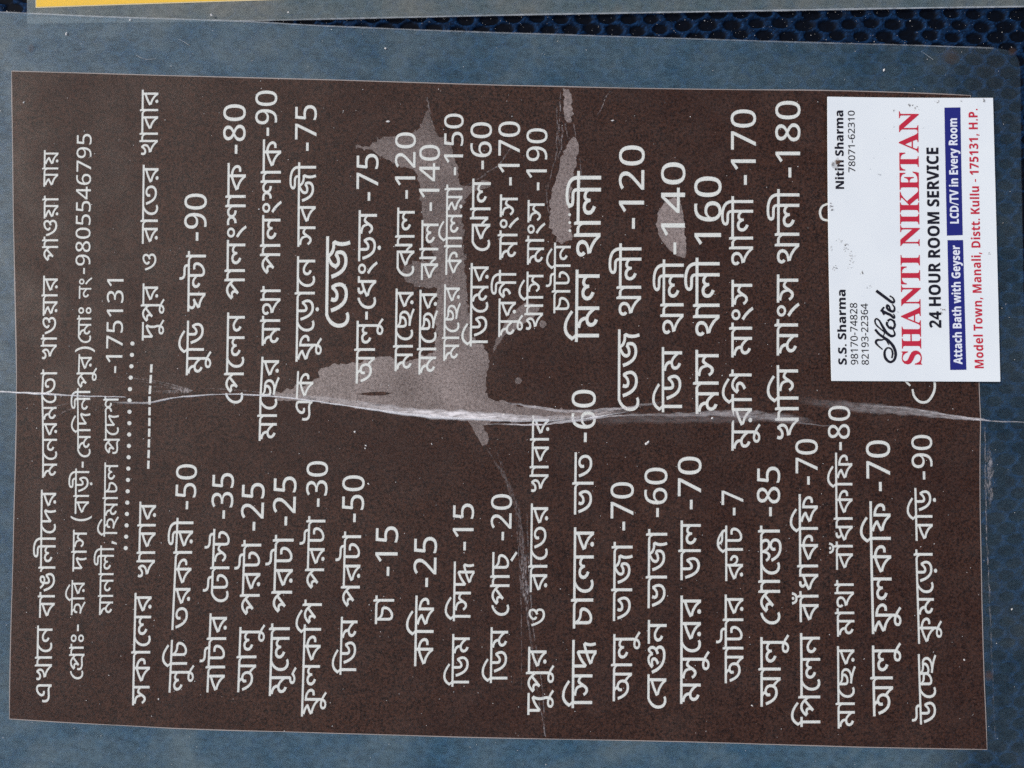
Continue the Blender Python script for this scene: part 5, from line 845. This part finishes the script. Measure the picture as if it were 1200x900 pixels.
# long curved crease that runs from the fold down to the bottom edge, and its twin
ribbon("scratch", [(566, 520, 2, .05), (585, 548, 4, .14), (600, 578, 6, .16), (608, 605, 7, .22), (612, 640, 8, .25), (614, 668, 9, .42), (616, 690, 9, .45), (618, 715, 4, .28), (622, 750, 2.4, .22), (629, 800, 1.8, .2), (635, 840, 1.8, .26), (639, 863, 1.5, .35)], M_scratch, menu, 0.00022, .0001, .8, seed=40)
ribbon("scratch", [(604, 600, 1.3, .1), (608, 650, 1.4, .3), (611, 720, 1.4, .28), (611, 800, 1.4, .1), (612, 810, 1, 0)], M_scratch, menu, 0.00024, 0, .4, seed=41)
ribbon("scratch", [(617, 600, 1.6, .1), (619, 650, 1.8, .32), (622, 700, 2.2, .35), (628, 760, 1.5, .3), (636, 810, 1.5, .3), (638, 862, 1.4, .35)], M_scratch, menu, 0.00024, 0, .4, seed=42)
ribbon("scratch", [(579, 520, 1.2, .0), (588, 545, 3.5, .2), (594, 566, 3, .14), (600, 590, 2, 0)], M_scratch, menu, 0.00024, 0, .4, seed=43)
# hairlines beside the top right pocket
for k, pl in enumerate([[(657, 108), (656, 130), (655, 150), (656, 170)], [(653, 125), (653, 150), (652, 175), (650, 190)], [(663, 143), (664, 155), (668, 163)], [(671, 144), (673, 152), (674, 162)],
                        [(658, 142), (659, 158), (657, 172), (655, 186)], [(714, 106), (708, 118), (700, 134)], [(501, 114), (503, 124), (505, 134)], [(650, 190), (645, 205), (642, 222)], [(680, 185), (681, 205), (680, 225)],
                        [(545, 218), (580, 196), (600, 172)], [(640, 216), (641, 236), (643, 250)]]):
    ribbon("scratch", [(a, b, 1.8, .38 if 0 < i < len(pl) - 1 else .12) for i, (a, b) in enumerate(pl)], M_scratch, menu, 0.00022, 0, .9, seed=50 + k)
# scuffed streak in the right margin and a few curled fibres
ribbon("scratch", [(1153, 500, 2, .25), (1155, 560, 2.5, .3), (1157, 640, 2, .35), (1160, 700, 2, .25), (1163, 790, 2, .12), (1166, 870, 1.5, .1)], M_scratch, menu, 0.00022, 0, .6, seed=70)
ribbon("scratch", [(1157, 520, 3, .0), (1159, 545, 7, .45), (1160, 575, 7, .4), (1160, 598, 3, .0)], M_scratch, menu, 0.00022, 0, 1.5, seed=71)
ribbon("fibre", [(160, 65, .8, 1), (166, 68, .9, 1), (173, 70, .9, 1), (183, 69, .7, 1)], M_edge, menu, 0.00024, 0.0001, 0)
ribbon("fibre", [(210, 46, .7, .8), (217, 50, .8, .9), (223, 54, .7, .8)], M_edge, menu, 0.00024, 0.0001, 0)
ribbon("fibre", [(1080, 60, .7, .5), (1087, 65, .8, .6), (1094, 70, .7, .5)], M_edge, menu, 0.00024, 0.0001, 0)
def dark_smear(pts, d):
    mx_, my_ = X(sum(p[0] for p in pts) / len(pts)), Y(sum(p[1] for p in pts) / len(pts))
    rr = max(math.hypot(X(p[0]) - mx_, Y(p[1]) - my_) for p in pts)
    poly_sheet("grime_spot", P(pts), sheet_z, 0.00023, M_smudge2, menu, 0.0005, lambda x, y: d * max(0, 1 - (math.hypot(x - mx_, y - my_) / rr) ** 2))
dark_smear(blob(36, 56, 6, .7), .28)
dark_smear(blob(1159, 792, 7, .7), .45)
dark_smear(blob(1187, 60, 5, 1.2), .3)
dark_smear(blob(1115, 66, 10, 1.2), .22)
flat_shapes("unlifted_sliver", [[(419, 462), (432, 459.5), (450, 459), (459, 461), (450, 463.5), (433, 463.5)], [(436, 474), (444, 473.5), (450, 475), (443, 476)]], M_paper, menu, 0.00006)

# dust grains on the film
vs, fs = [], []
for _ in range(700):
    px, py = random.uniform(-10, 1210), random.uniform(15, 910)
    if 965 < px < 1172 and 112 < py < 449: continue
    if py < 58 and py < 13 + px * .04 + 5: continue
    if px > 1190: continue
    x, y = X(px), Y(py)
    r = random.choice((.28, .32, .36, .4, .48)) if random.random() < .985 else random.uniform(.8, 1.5)
    speck(vs, fs, x, y, sheet_z(x, y) + 0.00023, r * PX)
for px, py, r in [(78, 40, 1.2), (757, 519.5, 1.5), (759, 518, 1.2), (416, 506, 1.5), (429, 522, 1), (428, 525, 1), (881, 826.5, 1), (1130, 773, 1.2), (153, 24, 1.3), (186, 819, .8), (248, 18, 1.5), (718, 141, 1.2), (506, 520, .9), (432, 567, 1), (303, 245, 1.3), (322, 245, 1.6), (338, 15, 1),
                  (1036, 82, 1.4), (452, 57, 1.1), (28, 120, 1)]:
    x, y = X(px), Y(py); speck(vs, fs, x, y, sheet_z(x, y) + 0.00023, r * PX)
d_ = link_mesh("dust", vs, fs, M_dust_glint, menu)
d_['kind'] = 'stuff'

# ------------------------------------------------------------------ business card
card = thing("business_card", "white hotel business card with red, black and blue printing on the brown menu", "business card")
CQ = [(969.0, 113.8), (1162.6, 115.3), (1171.0, 447.4), (973.8, 446.4)]          # top left, top right, bottom right, bottom left
TH = 0.00038
NEAR = 0.9955
def card_z(x, y):
    u, v = (x / PX + 600 - 969) / 200, (450 - y / PX - 114) / 333
    return 0.0023 + 0.0018 * (u - 0.45) ** 2 + 0.0010 * (v - .5) ** 2
def card_pt(u, v):
    a, b, c, d = CQ
    # left and right edges bow very slightly
    x = (a[0] * (1 - u) + b[0] * u) * (1 - v) + (d[0] * (1 - u) + c[0] * u) * v - 0.8 * math.sin(math.pi * v) * (1 - u) + 0.6 * math.sin(math.pi * v) * u
    y = (a[1] * (1 - u) + b[1] * u) * (1 - v) + (d[1] * (1 - u) + c[1] * u) * v
    return X(x) * NEAR, Y(y) * NEAR
bm = bmesh.new()
nu, nv = 16, 26
top_v = [[bm.verts.new((*card_pt(i / nu, j / nv), 0)) for i in range(nu + 1)] for j in range(nv + 1)]
for r in top_v:
    for v in r: v.co.z = card_z(v.co.x, v.co.y)
for j in range(nv):
    for i in range(nu):
        bm.faces.new((top_v[j][i], top_v[j + 1][i], top_v[j + 1][i + 1], top_v[j][i + 1]))
ext = bmesh.ops.extrude_face_region(bm, geom=bm.faces[:])
for g in ext['geom']:
    if isinstance(g, bmesh.types.BMVert): g.co.z -= TH
bmesh.ops.recalc_face_normals(bm, faces=bm.faces[:])
edges = [e for e in bm.edges if len(e.link_faces) == 2 and e.calc_face_angle(0) > 1.0]
bmesh.ops.bevel(bm, geom=edges, offset=0.00008, segments=2, affect='EDGES')
me = bpy.data.meshes.new("card_stock"); bm.to_mesh(me); bm.free()
me.materials.append(M_card)
for p in me.polygons: p.use_smooth = False
o = bpy.data.objects.new("card_stock", me); COL.objects.link(o); o.parent = card

def card_sheet(name, quad, mat, dz):
    n = 14; vs, fs = [], []
    a, b, c, d = quad
    for j in range(n + 1):
        v = j / n
        for i in range(3):
            u = i / 2
            x = (a[0] * (1 - u) + b[0] * u) * (1 - v) + (d[0] * (1 - u) + c[0] * u) * v
            y = (a[1] * (1 - u) + b[1] * u) * (1 - v) + (d[1] * (1 - u) + c[1] * u) * v
            vs.append((X(x) * NEAR, Y(y) * NEAR, card_z(X(x), Y(y)) + dz))
    for j in range(n):
        for i in range(2):
            q = j * 3 + i; fs.append((q, q + 3, q + 4, q + 1))
    return link_mesh(name, vs, fs, mat, card)
card_sheet("blue_band", [(1110.2, 281.4), (1128.4, 281.4), (1131.8, 433.4), (1113.0, 433.6)], M_blue, 0.00004)
card_sheet("blue_band", [(1106.2, 126.4), (1124.8, 126.2), (1128.0, 275.6), (1109.6, 276.2)], M_blue, 0.00004)
for ink, cap, xl, xr, yb, yt, x0, x1, run in CARD_LINES:
    vs, fs = [], []
    sl = lerp_table([(980, -.0140), (1060, -.0125), (1120, -.020), (1145, -.0245)], (xl + xr) / 2)
    add_run(vs, fs, cap, xl, xr, yb, yt, x0, x1, run, sl, card_z, 0.00008, NEAR)
    link_mesh("printed_line", vs, fs, INK[ink], card)
pen_strokes("printed_line", [script_px(s) for s in [
    [(312, 808, 1.6), (322, 760, 1.8), (308, 712, 1.6), (268, 700, 1.6), (238, 740, 2.2), (246, 806, 2.6), (292, 848, 2.3), (338, 826, 2.4), (354, 765, 2.7), (336, 695, 2.8), (292, 636, 2.7), (238, 594, 2.6), (182, 556, 2.3), (138, 504, 2.4)],
    [(216, 716, 1.2), (176, 682, 1.5), (146, 646, 2.2), (158, 618, 2.2), (204, 616, 1.6), (246, 612, 1.2), (284, 668, 1.2)],
    [(212, 590, 1.0), (236, 540, 1.2), (196, 500, 1.4), (150, 456, 1.6), (136, 416, 1.6), (150, 392, 1.6), (182, 412, 1.7), (214, 468, 2.4), (258, 538, 2.7), (308, 574, 2.6), (344, 562, 2.0), (336, 520, 1.4), (300, 470, 1.2)],
    [(268, 424, 2.3), (262, 450, 2.2), (288, 486, 2.2), (326, 494, 2.4), (346, 462, 2.2), (334, 420, 1.9), (298, 398, 1.9), (270, 418, 2.2)],
    [(340, 470, 1.4), (344, 420, 1.2), (318, 402, 1.1)],
    [(196, 298, 2.4), (244, 326, 2.6), (300, 352, 2.6), (336, 382, 2.2), (344, 364, 1.4), (330, 340, 1.1)],
    [(234, 268, 1.8), (212, 304, 1.8), (234, 352, 1.6)],
    [(304, 316, 1.4), (286, 262, 1.7), (264, 250, 2.0), (268, 286, 2.3), (310, 312, 2.5), (338, 308, 2.3), (342, 270, 1.6), (318, 240, 1.2)],
    [(150, 96, 2.8), (204, 136, 2.8), (266, 182, 2.7), (318, 218, 2.5), (340, 206, 2.1), (326, 172, 1.5), (292, 150, 1.4)]]], M_black, card, card_z, 0.00009, NEAR)
# smudges and pen marks on the card
def card_blotch(pts, d, m=M_smudge, amp=.8, seed=1.0):
    poly_sheet("smudge", [(a * NEAR, b * NEAR) for a, b in P(rough_outline(pts, amp, seed, 1.2))], card_z, 0.00011 + seed * 1e-7, m, card, 0.0006, lambda x, y: d)
card_blotch([(974, 195), (978, 188), (982, 184), (984, 191), (983, 197), (978, 199), (974, 198)], .22, M_smudge2, 1.2, 2)
card_blotch(blob(981, 190.5, 2.6), .9, M_smudge2, 1.0, 3)
card_blotch(blob(975.5, 193, 2.2), .5, M_smudge, 1.0, 4)
rs = random.Random(5)
def marks(x, y, rx, ry, n, d, m=M_smudge):
    sh = []
    vs_, fs_, D_ = [], [], []
    for _ in range(n):
        a, b = x + rs.gauss(0, rx), y + rs.gauss(0, ry); r = rs.uniform(.25, .85); rot = rs.random() * 3.14; e = rs.uniform(1, 2.4)
        q = len(vs_)
        for k in range(7):
            an = k * 6.2832 / 7; rr = r * rs.uniform(.6, 1.2)
            u, v = rr * e * math.cos(an), rr * math.sin(an)
            xx, yy = NEAR * X(a + u * math.cos(rot) - v * math.sin(rot)), NEAR * Y(b + u * math.sin(rot) + v * math.cos(rot))
            vs_.append((xx, yy, card_z(xx, yy) + 0.00012 + _ * 1.5e-6)); D_.append(min(1, 1.35 * d) * rs.uniform(.6, 1))
        fs_.append(tuple(range(q, q + 7))[::-1])
    s_ = link_mesh("smudge", vs_, fs_, m, card, False, D_); s_['kind'] = 'stuff'; return s_
marks(974, 244, 1.2, 2.2, 12, .7); marks(978, 314, 1.2, 2, 8, .6); marks(984, 282, 2, 2.4, 10, .6); marks(991, 291, 2.6, 3, 14, .5); marks(998, 304, 1.6, 4, 16, .5)
marks(1010.5, 320, 1.3, 1.4, 7, .9); marks(973.5, 292, 1, 1.5, 5, .4); marks(1066, 123.5, 1.8, 1.2, 7, .7); marks(1074, 128, 1.6, 1.2, 7, .6); marks(1098, 120, 1.5, 1, 6, .5)
marks(1126, 119, 1, 1, 3, .4); marks(1152.5, 118.7, .7, .7, 4, .8); marks(1106.5, 364, 2.2, 1.3, 8, .8, M_smudge2); marks(1019, 337, 2.5, 2, 7, .3); marks(1159, 298, .8, .9, 3, .5)
marks(1029.5, 205, .8, .8, 3, .5); marks(1050, 367, 1, 1, 3, .4); marks(1107, 358, 1, 1, 3, .3); marks(983, 189, 1.6, 2.6, 10, .8, M_smudge2); marks(1070, 200, 35, 90, 26, .16); marks(1048, 130, .8, .8, 3, .4)
